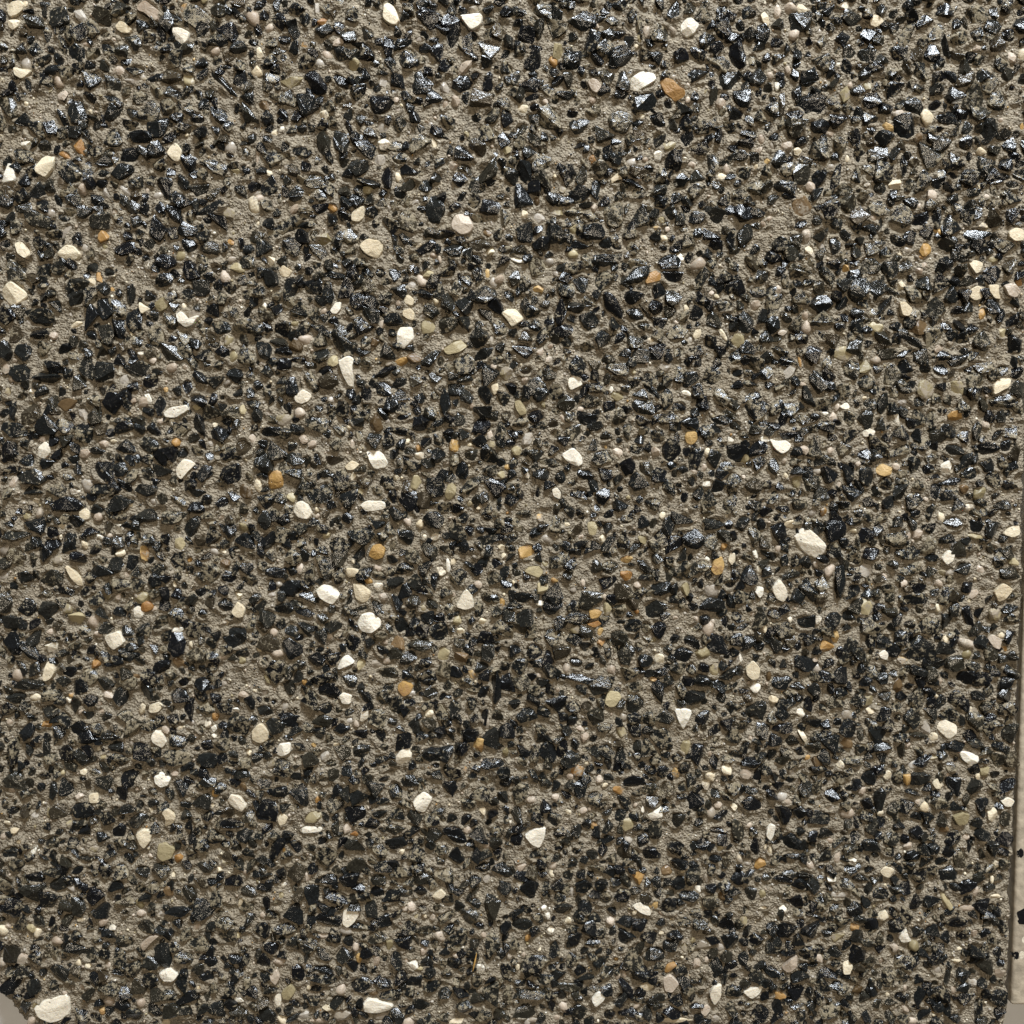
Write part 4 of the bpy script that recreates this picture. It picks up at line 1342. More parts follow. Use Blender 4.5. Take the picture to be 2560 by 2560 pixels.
-408,1342,41,37,0 -71,1342,41,37,0 -438,885,41,37,20 -321,631,41,38,0 -136,538,41,38,0 -653,523,41,38,0 -593,523,41,38,0 -544,493,42,38,-20
-27,324,38,42,0 -147,120,38,42,0 -208,161,38,42,0 -288,-126,42,38,0 -281,-203,38,42,0 -54,-192,42,38,0 -592,-246,42,38,0 -558,-362,38,42,0
-167,-471,42,39,0 -121,-655,43,39,0 -16,-640,43,39,0 -590,-726,43,39,0 -148,-695,43,39,0 488,1096,37,41,0 487,1136,41,37,0 684,709,41,38,0
419,534,41,38,0 566,482,42,38,0 480,396,38,42,0 83,343,38,42,0 384,123,42,38,0 270,104,38,42,0 632,93,42,38,0 378,-30,42,38,0
398,-604,39,43,0 318,-710,39,43,0 1083,1284,41,37,0 1128,1283,41,37,0 1357,1310,41,37,30 1399,1037,41,37,0 1200,935,37,41,0 1416,839,41,37,0
1368,587,41,38,0 1422,549,41,38,0 827,497,38,42,0 1113,230,42,38,0 1296,222,38,42,0 1432,230,42,38,0 1459,93,38,42,0 -792,-768,48,34,0
-1406,-1082,48,35,0 -908,-1053,48,35,0 -849,-1217,49,35,0 -972,-1490,49,35,0 -173,-768,48,34,0 -417,-1174,35,48,0 -189,-1203,49,35,0 -258,-1249,49,35,0
-710,-1296,49,35,0 -252,-1339,49,35,0 -738,-1339,35,49,0 213,-782,34,48,0 76,-902,34,48,0 72,-1011,48,35,0 331,-1018,35,48,30 490,-1039,48,35,0
214,-1107,48,35,0 152,-1178,48,35,0 472,-1285,49,35,0 474,-1497,49,35,0 409,-1260,49,35,0 957,-478,34,48,0 1084,-686,48,34,0 996,-732,48,34,0
1202,-728,48,34,0 898,-817,34,48,0 1461,-1124,35,48,0 852,-1103,48,35,0 1353,-1454,49,35,0 940,-1367,49,35,0 854,-1382,49,35,0 -1171,1355,33,44,0
-765,1304,44,33,0 -1249,1236,45,33,0 -1141,70,34,46,0 -1116,-498,46,35,0 -452,683,34,45,0 -335,680,34,45,0 -545,448,45,34,0 -308,298,45,34,0
-35,237,34,46,0 -340,40,34,46,0 -331,-265,35,46,0 -74,-366,46,35,0 -70,-409,35,46,0 -78,-530,35,46,-10 361,1067,34,45,0 147,519,45,34,0
609,672,45,34,0 215,471,45,34,0 232,82,34,46,0 456,-176,34,46,0 23,-342,46,35,0 459,-494,35,46,0 555,-491,46,35,0 97,-663,46,35,0
1370,1259,33,45,0 756,1154,22,67,-5 919,817,45,34,0 762,762,45,34,30 821,609,45,34,0 744,534,34,45,0 1038,358,45,34,-20 1367,135,46,34,0
767,-389,51,31,-40 -1254,1308,26,56,0 -480,1212,56,26,-45 -404,933,56,26,0 -188,13,57,27,0 -381,-726,58,27,10 1294,657,56,26,10 -942,1274,30,48,-20
-1003,1183,48,30,-50 -957,1183,48,30,0 -932,935,49,30,-40 -1006,305,30,49,-5 -1337,139,49,30,0 -1139,-11,50,31,0 -608,1342,30,48,0 -523,1353,48,30,10
-308,1313,48,30,40 -602,433,49,30,0 -629,358,30,49,10 -282,131,49,30,0 -338,-203,50,31,20 -661,-280,50,31,0 -597,-335,50,31,-30 -301,-424,50,31,45
-534,-577,50,31,-40 603,590,49,30,0 213,108,49,30,0 126,-34,31,50,0 523,-377,50,31,-30 62,-710,31,50,0 800,1179,30,48,0 1333,233,30,49,0
1268,180,49,30,0 1412,17,50,31,0 413,-849,41,38,0 1052,-464,41,38,0 1436,-534,38,41,0 1462,-725,41,38,0 1451,-902,38,41,0 -318,230,65,23,-8
1261,85,65,23,10 1037,-118,44,34,0 -900,-1382,56,28,-15 -15,-1439,28,56,0 62,-779,27,55,0 600,-940,55,28,0 717,-990,28,55,0 349,-1497,56,28,0
789,-631,55,27,0 1140,-707,27,55,0 796,-1089,55,28,0 -1175,1015,37,37,0 -183,1096,37,37,0 -146,942,37,37,0 -486,298,38,38,0 475,1281,37,37,0
542,609,38,38,0 68,279,38,38,0 549,313,38,38,0 594,74,38,38,0 172,-153,38,38,0 1389,986,37,37,0 1018,747,38,38,0 -1041,1170,41,33,0
-1073,1125,41,33,0 -805,286,42,34,0 -829,28,42,34,0 -1253,-134,42,34,0 -1083,-211,42,35,0 -1033,-199,34,42,0 -972,-234,42,35,0 -1174,-339,42,35,0
-1393,-455,35,42,0 -1285,-469,42,35,0 -840,-577,43,35,0 -1321,-640,35,43,0 -846,-679,43,35,0 -456,1337,41,33,0 -186,1255,41,33,0 -242,926,41,34,30
-392,849,41,34,0 -560,560,34,41,0 -651,422,42,34,0 -534,403,42,34,-30 -126,335,34,42,0 -452,290,34,42,0 -58,123,42,34,0 -425,89,42,34,0
-122,165,42,34,0 -503,-176,34,42,0 -262,-346,42,35,0 -340,-412,42,35,0 -521,-428,42,35,0 -82,-448,42,35,0 -723,-581,43,35,0 -206,-647,43,35,0
-191,-710,35,43,0 267,1342,41,33,0 499,1412,41,33,0 231,1129,41,33,0 533,1088,41,34,0 633,1121,41,33,0 295,1001,41,34,0 499,765,34,41,0
210,717,34,41,0 617,639,41,34,0 647,639,34,41,0 351,489,42,34,0 586,426,34,42,0 242,354,42,34,0 23,256,42,34,0 404,24,42,34,0
363,-99,42,34,0 525,-168,34,42,0 551,-157,42,34,0 664,-246,42,35,0 58,-346,35,42,0 477,-374,42,35,0 482,-455,42,35,0 520,-459,35,42,0
356,-636,35,43,0 244,-706,35,43,0 1035,1277,41,33,0 1245,1284,41,33,0 1389,1338,41,33,0 793,1121,41,33,0 1383,1063,41,34,0 976,953,34,41,0
874,788,41,34,0 1113,702,41,34,0 1296,590,41,34,0 1002,601,34,41,0 764,459,42,34,0 828,20,42,34,0 -1350,-1064,48,31,0 -381,-1046,48,31,0
1445,-285,48,31,0 837,-1022,62,24,0 -899,324,53,27,-25 -962,32,53,27,-10 599,264,53,27,0 1098,1150,52,26,10 1074,452,53,26,0 -1055,1243,48,28,10
-1076,1090,45,30,0 -1282,463,60,23,35 -1110,74,61,23,-45 -1408,-188,46,31,0 -868,-428,31,46,20 -1361,-695,23,62,0 -209,1070,45,30,-40 -315,339,45,30,0
-220,388,45,30,0 -84,286,46,30,0 60,1110,30,45,0 612,995,60,22,30 696,624,45,30,0 361,180,46,30,0 68,165,46,30,0 216,-397,46,31,0
966,1059,30,45,0 1141,489,60,23,-35 750,135,30,46,0 1433,74,46,30,0 -544,523,72,19,-30 1281,-238,37,37,0 -1147,-824,34,41,0 -851,-807,34,41,0
-1326,-1061,35,41,0 -1091,-1061,41,35,0 -1057,-1107,41,35,0 -1403,-1210,42,35,0 -875,-1146,35,42,0 -1293,-1260,42,35,0 -1160,-1472,42,35,0 -1213,-1375,35,42,0
-835,-1418,35,42,0 -776,-1432,35,42,0 -1020,-1439,42,35,0 -1055,-1439,35,42,0 -1257,-1439,35,42,0 -1259,-1025,41,35,0 -984,-1410,35,42,0 -84,-1046,41,35,0
-182,-1238,42,35,0 -654,-1281,35,42,0 -432,-1317,35,42,0 -328,-1382,35,42,0 -594,-1461,42,35,0 -85,-1504,42,35,0 -141,-1475,42,35,0 -22,-1367,35,42,0
-113,-1504,42,35,0 100,-803,41,34,0 14,-969,34,41,0 317,-898,34,41,0 502,-807,41,34,0 491,-1096,41,35,0 649,-814,41,34,0 339,-1096,35,41,0
325,-1135,42,35,0 131,-1103,41,35,0 429,-1124,35,42,0 378,-1224,42,35,0 333,-1217,42,35,0 236,-1281,42,35,0 264,-1339,42,35,0 97,-1392,52,28,0
215,-1167,42,35,0 883,-43,34,41,0 929,-111,34,41,0 1302,-162,41,34,0 1410,-139,34,41,0 759,-296,41,34,-20 1449,-313,41,34,0 969,-430,34,41,0
1235,-440,41,34,0 1181,-464,41,34,0 1216,-471,34,41,0 831,-509,41,34,0 1079,-482,34,41,0 1388,-527,34,41,0 1087,-534,41,34,0 1226,-589,41,34,0
1042,-617,41,34,0 1423,-686,41,34,0 1132,-659,41,34,0 817,-673,41,34,0 879,-690,41,34,0 1256,-711,34,41,0 788,-596,41,34,0 1072,-761,41,34,0
845,-884,41,34,0 1268,-905,34,41,0 1416,-993,34,41,0 995,-997,34,41,0 857,-983,41,34,0 1088,-1128,42,35,0 887,-1103,35,41,0 1031,-1089,41,35,0
1241,-1153,42,35,0 1285,-1260,35,42,0 1201,-1246,42,35,0 1243,-1242,42,35,0 979,-1217,42,35,0 1062,-1224,42,35,0 1221,-1317,35,42,0 1376,-1299,42,35,0
1452,-1497,35,42,0 828,-1296,35,42,0 1065,-1339,42,35,0 -839,909,49,26,35 -600,-292,50,27,-5 -279,-506,27,50,0 -82,-596,27,50,0 149,1172,48,26,10
236,913,26,49,0 352,906,49,26,0 243,245,49,27,0 383,-157,50,27,-30 1199,271,27,49,0 791,218,49,27,0 -1095,1297,37,33,0 -745,1168,37,33,0
-1377,1103,37,34,0 -1061,933,37,34,0 -1207,850,37,34,0 -1029,613,38,34,0 -1335,467,34,38,0 -1278,207,38,34,0 -906,173,57,23,-30 -893,-687,39,35,0
-816,-738,58,23,0 -516,1001,22,56,10 -474,845,34,37,0 -125,661,34,38,0 -159,642,34,38,0 -281,381,38,34,0 -727,-107,23,57,0 -100,-168,38,34,0
-181,-277,35,38,0 -621,-451,39,35,0 -241,-620,39,35,0 355,1360,22,56,-5 20,1302,33,37,0 15,1223,33,37,0 700,1114,37,33,0 602,887,34,37,0
346,931,56,22,-30 714,672,38,34,0 419,504,38,34,0 534,347,34,38,0 715,142,38,34,0 275,-45,34,38,0 142,-323,35,38,0 356,-604,35,39,0
742,1320,37,33,0 1301,1338,37,33,0 1230,1223,37,33,0 1106,979,22,56,10 1126,777,34,38,0 870,635,34,38,0 910,489,38,34,0 1284,497,38,34,0
964,268,34,38,0 1155,218,34,38,0 -884,1110,41,30,-25 -1198,1063,41,30,-30 -845,373,42,30,0 -909,13,42,31,0 -1217,-57,42,31,0 -814,-188,42,31,0
-1153,-432,42,31,0 -1345,-534,42,31,0 -1276,-565,31,42,0 -1127,-596,43,31,0 -518,1143,41,30,0 -403,1067,41,30,-60 -417,339,30,42,0 -619,237,42,30,0
-250,-230,42,31,0 -485,-288,31,42,0 -132,-502,42,31,0 -636,-647,43,31,0 -672,-738,43,31,0 23,743,41,30,-20 38,646,30,41,0 64,534,41,30,0
330,233,30,42,0 616,137,42,30,0 411,-101,42,31,-30 387,-192,42,31,-40 181,-370,42,31,0 185,-440,42,31,-25 364,-687,31,43,0 698,-734,43,31,0
1408,146,30,42,0 1259,51,42,30,0 -1346,-817,27,48,0 -819,-1089,48,28,0 -1330,-1310,28,49,0 -155,-1436,49,28,-30 -273,-1468,49,28,0 240,-1418,49,28,0
633,-1389,49,28,0 808,-182,47,27,0 1285,-285,27,48,0 1128,-782,27,48,0 858,-1075,48,28,0 1295,-1382,28,49,0 1345,-1418,49,28,0 1113,-30,37,34,0
769,-666,38,34,0 -1006,-828,31,41,0 -236,-905,41,31,0 -437,-1139,42,31,0 -705,-1196,42,31,0 482,-1256,42,31,0 653,-1346,42,31,0 1182,-224,41,31,0
913,-347,41,31,0 916,-478,41,31,0 1392,-1483,21,63,0 -891,384,45,26,-40 -1298,-230,54,23,-5 -1359,-234,46,27,0 -515,913,45,26,-40 -540,861,45,26,0
-661,488,45,26,-30 -360,403,53,23,45 -356,-45,27,46,15 -426,-541,46,27,-40 100,1187,45,26,-20 225,836,45,26,0 566,791,45,26,0 862,237,46,27,0
-799,635,34,34,0 -1137,-90,34,34,0 -1045,-80,34,34,0 -1070,-342,35,35,0 -1180,-420,35,35,0 -660,347,34,34,0 -494,233,34,34,0 -285,-261,35,35,0
-318,-581,35,35,0 -43,-596,35,35,0 48,1017,34,34,0 418,953,34,34,0 64,920,34,34,0 452,568,34,34,0 471,245,34,34,0 245,-157,34,34,0
180,-273,35,35,0 349,-269,35,35,0 215,-350,35,35,0 654,-370,35,35,0 62,-549,35,35,0 596,-640,35,35,0 85,-640,35,35,0 1040,917,34,34,0
904,429,34,34,0 1170,74,34,34,0 -1030,1362,37,30,0 -1173,1284,37,30,0 -993,1223,59,19,20 -1416,-331,31,38,-20 -1222,-549,39,31,0 -1235,-600,39,31,0
-197,988,37,30,0 -137,222,38,30,0 -725,-161,31,38,0 376,1284,37,30,0 167,1121,37,30,0 346,1147,19,60,5 482,939,37,30,0 263,765,38,30,0
352,369,38,30,0 284,302,38,30,0 313,20,38,31,0 368,-238,38,31,0 104,-420,31,39,0 389,-432,39,31,0 271,-632,39,31,0 733,-722,39,31,0
1217,326,30,38,0 1024,309,38,30,0 1012,169,38,30,0 -1319,-1167,35,35,0 -1016,-1253,35,35,0 -1413,-1324,35,35,0 -1145,-1432,35,35,0 -892,-1339,35,35,0
-221,-775,34,34,0 -739,-954,34,34,0 -341,-1196,35,35,0 138,-947,34,34,0 510,-1217,35,35,0 264,-1256,35,35,0 285,-1367,35,35,0 1023,-693,34,34,0
845,-707,34,34,0 959,-779,34,34,0 1040,-859,34,34,0 761,-835,34,34,0 1381,-859,34,34,0 1369,-919,34,34,0 1169,-1053,35,35,0 1408,-1196,35,35,0
1252,-1331,35,35,0 1337,-1378,35,35,-40 -965,1056,48,22,20 -1283,876,22,49,10 -1431,290,23,49,0 -1261,-420,50,23,-40 74,1302,48,22,0 428,-467,50,23,0
895,-659,38,31,0 916,-1171,31,38,0 -1144,1254,41,26,-45 -832,82,42,27,0 -245,624,41,26,0 -322,369,42,26,0 -668,43,42,27,0 -629,112,42,27,0
150,883,41,26,0 191,-53,42,27,45 275,-91,27,42,-25 359,-510,42,27,0 1089,769,41,26,-40 1118,358,42,27,-40 1027,32,42,27,0 794,55,42,27,0
-1376,-779,41,27,0 -823,-1324,42,28,0 -626,-779,41,27,0 405,-761,41,27,0 345,-1032,41,28,0 708,-821,41,27,0 249,-1057,41,28,0 685,-1331,28,42,0
1094,-224,41,27,0 866,-561,27,41,0 1177,-824,41,27,0 1444,-1007,41,28,0 1182,-1014,41,28,0 922,-947,41,28,0 1129,-1121,42,28,0 768,-1238,28,42,0
962,-1410,42,28,0 852,-1475,56,21,0 52,1168,56,19,0 401,347,57,19,-35 -1065,1385,33,30,0 -1184,1163,33,30,0 -1231,1070,34,30,0 -1022,942,30,34,0
-1421,906,34,30,0 -1059,788,34,30,0 -912,433,45,23,-50 -1070,486,30,34,0 -1149,360,34,30,0 -1107,339,34,30,0 -1195,318,34,30,0 -1175,-88,34,31,0
-819,-26,31,34,0 -949,-261,35,31,0 -1115,-269,35,31,0 -1431,-451,46,23,-50 -930,-253,35,31,0 -345,1320,33,30,0 -294,1168,45,22,-40 -393,59,34,30,0
565,1172,22,45,-15 269,1015,30,34,0 468,887,34,30,0 578,758,34,30,0 152,668,34,30,0 276,444,34,30,0 148,207,34,30,0 38,-7,46,23,0
153,-99,34,31,0 208,-522,35,31,0 93,-585,35,31,0 1050,1143,33,30,0 1118,928,30,34,0 992,891,34,30,0 775,654,23,45,10 1374,388,34,30,0
1143,252,30,34,0 1402,275,30,34,0 -836,-880,34,31,0 -1425,-1022,35,31,0 -271,-1124,35,31,0 -465,-1167,35,31,0 395,-1146,35,31,0 540,-1192,35,31,0
438,-1353,31,35,0 289,-1501,35,31,0 1456,-423,34,31,0 1151,-1446,31,35,0 -459,1078,19,52,20 -212,207,38,27,-25 300,1342,37,26,0 696,850,37,26,0
238,418,38,26,0 367,339,38,27,0 478,305,38,27,0 641,249,38,27,0 332,-22,38,27,0 673,-624,39,27,0 -1188,173,42,23,-30 -905,55,42,23,0
-102,832,41,22,-10 -428,459,42,23,-10 -385,-362,42,23,0 -117,-565,23,42,0 -446,-651,43,23,0 312,1174,41,22,-10 633,-261,23,42,20 374,-467,42,23,0
494,-518,23,42,20 108,-518,23,42,20 31,-699,43,23,-45 783,13,42,23,0 -586,-1418,42,24,0 1350,-993,21,48,0 1134,-1046,48,21,-40 -1242,1338,24,37,0
-1128,1168,48,19,-20 -1262,1110,48,19,-70 -1089,456,49,19,-40 381,575,49,19,-40 -1250,850,30,30,0 -854,324,30,30,0 -420,426,30,30,0 610,1387,30,30,0
491,123,30,30,0 629,-207,31,31,0 1209,-993,31,31,0 1045,-1375,31,31,0 -862,668,34,26,0 -1206,-109,34,27,0 -1185,-598,35,27,0 -262,328,34,27,0
-235,-265,35,27,0 439,1147,33,26,-40 241,-97,34,27,-20 730,-84,27,34,0 513,-494,35,27,0 910,702,34,26,0 1310,523,34,26,0 951,17,34,27,0
-890,-1418,28,35,0 -520,-1061,35,28,0 -109,-1160,35,28,0 -204,-1511,35,28,0 282,-926,28,34,0 594,-1022,35,28,0 159,-1075,35,28,0 704,-1468,35,28,0
7,-1281,28,35,0 821,-139,27,34,0 1037,-433,27,34,0 1265,-1032,35,28,0 1090,-916,28,34,0 1220,-1036,35,28,0 1205,-1392,35,28,-30 1092,-1296,35,28,0
1149,-1375,35,28,0 -981,1342,37,22,-60 -1299,1338,22,37,0 -943,1114,37,22,0 -1106,-393,38,23,0 -1303,-412,39,23,0 -124,968,22,37,20 -297,177,38,23,0
-534,112,38,23,0 -356,-331,46,19,-55 281,1376,37,22,-30 373,534,38,23,0 80,249,38,23,0 76,59,19,46,-10 669,-335,46,19,25 619,-319,23,38,0
817,1048,37,22,0 1005,968,37,22,-40 1319,847,22,37,0 1081,631,45,19,-25 303,381,57,15,-15 -1296,-1364,28,31,0 444,-1217,31,28,0 -921,1087,30,26,0
-373,683,26,30,0 -438,-280,54,15,15 -159,-530,31,27,0 552,1056,30,26,0 241,620,30,26,0 421,-134,27,31,0 760,683,30,26,0 1370,275,27,30,0
-1304,1425,33,22,0 -1038,1019,34,22,-50 -58,-57,34,23,0 581,1391,22,33,0 1050,474,34,23,0 1056,256,23,34,0 -926,-937,28,28,0 -334,-1260,28,28,0
69,-1246,28,28,0 840,-845,28,28,0 1071,-1014,28,28,0 991,-1461,28,28,0 783,895,37,19,0 -736,-1407,24,31,0 588,-1114,31,24,0 876,-1192,31,24,0
-958,961,30,22,0 -319,271,46,15,0 -473,-257,23,31,0 -345,-616,31,23,0 246,1382,30,22,0 1091,531,30,23,0 1247,324,23,30,0 815,148,30,23,0
1320,-1511,35,21,0 -904,1192,33,19,0 -384,-184,34,19,-20 356,1096,34,19,20 999,74,42,15,-45 1381,-884,24,28,0 808,-1382,28,24,0 1332,-845,21,31,0
-92,-49,27,23,0 936,531,26,23,0 -454,501,30,19,0 673,399,30,19,0 289,510,23,23,0
"""
U = 1e-4
X0, X1, Y0, Y1 = -0.1538, 0.1478, -0.1552, 0.1468      # slab outline

stones = []          # dicts: kind, cx, cy, w, h, ang / poly, top
for line in LIGHT.strip().splitlines():
    tk = line.split()
    if tk[1] == 'p':
        P = np.array([[float(v) for v in q.split(',')] for q in tk[2:]]) * U
        c = P.mean(0)
        e = P.max(0) - P.min(0)
        stones.append(dict(k=tk[0], cx=c[0], cy=c[1], w=e[0], h=e[1], a=0.0, poly=P - c))
    else:
        x, y = (float(v) * U for v in tk[2].split(','))
        stones.append(dict(k=tk[0], cx=x, cy=y, w=float(tk[3]) * U, h=float(tk[4]) * U, a=float(tk[5]), poly=None))
for q in DARK.split():
    x, y, w, h, a = (float(v) for v in q.split(','))
    stones.append(dict(k='K', cx=x * U, cy=y * U, w=w * U * 1.22, h=h * U * 1.22, a=a, poly=None))

# small chips in the gaps and over the margins that carry on beyond the survey
cell = 0.006
gridh = {}
def put(s):
    gridh.setdefault((int(s['cx'] // cell), int(s['cy'] // cell)), []).append((s['cx'], s['cy'], math.sqrt(s['w'] * s['h']) / 2))
def free(x, y, r, k):
    i, j = int(x // cell), int(y // cell)
    for a in range(i - 2, i + 3):
        for b in range(j - 2, j + 3):
            for (u, v, q) in gridh.get((a, b), ()):
                if (x - u) ** 2 + (y - v) ** 2 < (k * (r + q)) ** 2:
                    return False
    return True
for s in stones:
    put(s)
surveyed = lambda x, y: -0.152 < x < 0.147 and -0.152 < y < 0.1425 and abs(x) < 0.1432 + (0.1435 - y) * 0.031
nfill = 0
for size_lo, size_hi, tries, k in ((2.8, 4.4, 16000, 0.68), (1.8, 2.8, 12000, 0.73), (1.0, 1.6, 900, 0.92)):
    for _ in range(tries):
        x = rng.uniform(X0 + 0.002, X1 - 0.002)
        y = rng.uniform(Y0 + 0.002, Y1 - 0.002)
        sz = rng.uniform(size_lo, size_hi) * MM
        if surveyed(x, y) and size_lo > 2.5 and rng.random() < 0.15:
            continue
        if surveyed(x, y) and math.sin(x * 163 + 2.1 * math.sin(y * 97)) + math.sin(y * 191 + 1.7 * math.sin(x * 121 + 1.3)) > 1.45:
            continue
        asp = rng.uniform(0.6, 1.0)
        if not free(x, y, sz / 2, k):
            continue
        u = rng.random()
        kind = 'K'
        if u > 0.95:
            kind = rng.choice(list('PCTYO'), p=[0.35, 0.2, 0.25, 0.1, 0.1])
        s = dict(k=kind, cx=x, cy=y, w=sz / math.sqrt(asp), h=sz * math.sqrt(asp), a=rng.uniform(0, 180), poly=None, fill=True)
        stones.append(s); put(s); nfill += 1

# ------------------------------------------------------------------ floor under the slab
def simple_material(name, colour, rough, nscale=200.0, amp=0.12, bump=0.0):
    nt = NT(name)
    P = position(nt)
    n1 = nt.noise(P, nscale, 4.0)
    v = nt.ramp(n1.outputs['Fac'], [(0.3, 1.0 - amp), (0.7, 1.0 + amp)]).outputs[0]
    c = nt.mix(1.0, colour, v, 'MULTIPLY')
    b = nt.n('ShaderNodeBsdfPrincipled')
    nt.l(c, b.inputs['Base Color'])
    b.inputs['Roughness'].default_value = rough
    if bump:
        nt.l(nt.bump(n1.outputs['Fac'], bump), b.inputs['Normal'])
    nt.l(b.outputs[0], nt.out.inputs[0])
    return nt.m

THICK = 0.010
fl = mesh_np("floor", [(-1.5, -1.5, -THICK), (1.5, -1.5, -THICK), (1.5, 1.5, -THICK), (-1.5, 1.5, -THICK)], [[0, 1, 2, 3]],
             simple_material("pale_floor", (0.80, 0.80, 0.80), 0.25, 60.0, 0.06), False)
flo = link("floor", fl)
flo['kind'] = 'structure'

# ------------------------------------------------------------------ the slab: mortar bed
slab = bpy.data.objects.new("aggregate_panel", None)
COL.objects.link(slab)
slab.location = (0, 0, -THICK)
tag(slab, "rough concrete slab of glossy black chips and scattered cream pebbles in grey-brown mortar", "panel")
BASE = THICK          # children stand at slab origin, so their surface lies at +BASE

STEP = 0.00043
gx = np.arange(X0 - STEP, X1 + 2 * STEP, STEP)
gy = np.arange(Y0 - STEP, Y1 + 2 * STEP, STEP)
GX, GY = np.meshgrid(gx, gy, indexing='ij')

NOISE_GRIDS = {}
def value_noise(X, Y, scale, seed):
    if seed not in NOISE_GRIDS:
        NOISE_GRIDS[seed] = np.random.default_rng(seed).normal(size=(512, 512))
    g = NOISE_GRIDS[seed]
    x = X / scale + 4096.0
    y = Y / scale + 4096.0
    xi, yi = np.floor(x).astype(int), np.floor(y).astype(int)
    fx, fy = x - xi, y - yi
    fx = fx * fx * (3 - 2 * fx); fy = fy * fy * (3 - 2 * fy)
    def gg(a, b):
        return g[a % 512, b % 512]
    return ((gg(xi, yi) * (1 - fx) + gg(xi + 1, yi) * fx) * (1 - fy) +
            (gg(xi, yi + 1) * (1 - fx) + gg(xi + 1, yi + 1) * fx) * fy)

def outline_distance(X, Y):
    """Inside positive distance to the slab's worn outline."""
    def rr(cr):
        cx, cy = (X0 + X1) / 2, (Y0 + Y1) / 2
        qx = np.abs(X - cx) - ((X1 - X0) / 2 - cr)
        qy = np.abs(Y - cy) - ((Y1 - Y0) / 2 - cr)
        return -(np.hypot(np.maximum(qx, 0), np.maximum(qy, 0)) + np.minimum(np.maximum(qx, qy), 0) - cr)
    d = rr(0.004)
    # one corner is knocked off more than the others
    worn = ((X - X0) + (Y - Y0) - 0.0096) / math.sqrt(2)
    d = np.minimum(d, worn)
    return d - 0.0004 - 0.00035 * value_noise(X, Y, 0.011, 5) - 0.0002 * value_noise(X, Y, 0.003, 6)

Z = (0.00022 * value_noise(GX, GY, 0.0055, 1) + 0.00024 * value_noise(GX, GY, 0.0021, 2)
     + 0.00020 * value_noise(GX, GY, 0.0012, 3) + 0.00012 * value_noise(GX, GY, 0.0007, 4))
rise = np.zeros_like(Z)
sink = np.zeros_like(Z)
groove = np.zeros_like(Z)
for s in stones:
    ex = max(s['w'], s['h']) / 2
    i0 = max(0, int((s['cx'] - ex - 0.0016 - gx[0]) / STEP)); i1 = min(len(gx), int((s['cx'] + ex + 0.0016 - gx[0]) / STEP) + 2)
    j0 = max(0, int((s['cy'] - ex - 0.0016 - gy[0]) / STEP)); j1 = min(len(gy), int((s['cy'] + ex + 0.0016 - gy[0]) / STEP) + 2)
    if i1 <= i0 or j1 <= j0:
        continue
    X = GX[i0:i1, j0:j1] - s['cx']; Y = GY[i0:i1, j0:j1] - s['cy']
    a = -R(s['a'])
    xr = (X * math.cos(a) - Y * math.sin(a)) / (s['w'] / 2); yr = (X * math.sin(a) + Y * math.cos(a)) / (s['h'] / 2)
    q = np.hypot(xr, yr)
    m = math.sqrt(s['w'] * s['h']) / 2
    dist = (q - 1.0) * m                     # >0 outside
    amp = s.setdefault('lip', rng.uniform(0.0, 1.0) ** 1.5) * 0.00085
    rise[i0:i1, j0:j1] = np.maximum(rise[i0:i1, j0:j1], amp * np.exp(-(dist / 0.0005) ** 2))
    if s['lip'] < 0.35:
        gr = np.exp(-((dist - 0.0002) / 0.00035) ** 2) * np.clip(0.3 - Y / (s['h'] + 1e-6), 0, 1)
        groove[i0:i1, j0:j1] = np.maximum(groove[i0:i1, j0:j1], gr)
    sink[i0:i1, j0:j1] = np.maximum(sink[i0:i1, j0:j1], np.clip((0.72 - q) / 0.3, 0, 1))
Z = Z + rise - sink * 0.0006 - groove * 0.0007
dist = outline_distance(GX, GY)
rim = np.where(GX > 0.14, 0.0010, 0.0022)
edge = np.clip(1 - dist / rim, 0, 1)
Z -= 0.7 * rim * edge ** 2
# knocked-off corner slopes away
cor = np.clip(1 - (((GX - X0) + (GY - Y0) - 0.0085) / math.sqrt(2)) / 0.006, 0, 1)
Z -= 0.0035 * cor ** 1.5

inside = dist > 0
cellok = inside[:-1, :-1] & inside[1:, :-1] & inside[1:, 1:] & inside[:-1, 1:]
ny = len(gy)
ci, cj = np.nonzero(cellok)
quads = np.stack([ci * ny + cj, (ci + 1) * ny + cj, (ci + 1) * ny + cj + 1, ci * ny + cj + 1], 1)
# boundary edges (in order of the face) and snapping to the outline
ed = np.concatenate([quads[:, [0, 1]], quads[:, [1, 2]], quads[:, [2, 3]], quads[:, [3, 0]]])
key = np.sort(ed, 1)
kk = key[:, 0].astype(np.int64) * (len(gx) * ny) + key[:, 1]
_, inv, cnt = np.unique(kk, return_inverse=True, return_counts=True)
bed = ed[cnt[inv] == 1]
V = np.stack([GX.ravel(), GY.ravel(), Z.ravel()], 1)
bv = np.unique(bed)
eps = 1e-5
for _ in range(3):
    x, y = V[bv, 0], V[bv, 1]
    d0 = outline_distance(x, y)
    nx = (outline_distance(x + eps, y) - d0) / eps; nyv = (outline_distance(x, y + eps) - d0) / eps
    l2 = np.maximum(nx * nx + nyv * nyv, 0.3)
    V[bv, 0] -= nx * d0 / l2; V[bv, 1] -= nyv * d0 / l2
used = np.unique(quads)
remap = np.full(len(V), -1); remap[used] = np.arange(len(used))
VV = V[used]; Q = remap[quads]; BE = remap[bed]
bl = np.unique(BE)
low1 = VV[bl].copy(); low1[:, 2] -= 0.0025
low2 = VV[bl].copy(); low2[:, 2] = -BASE
n0 = len(VV)
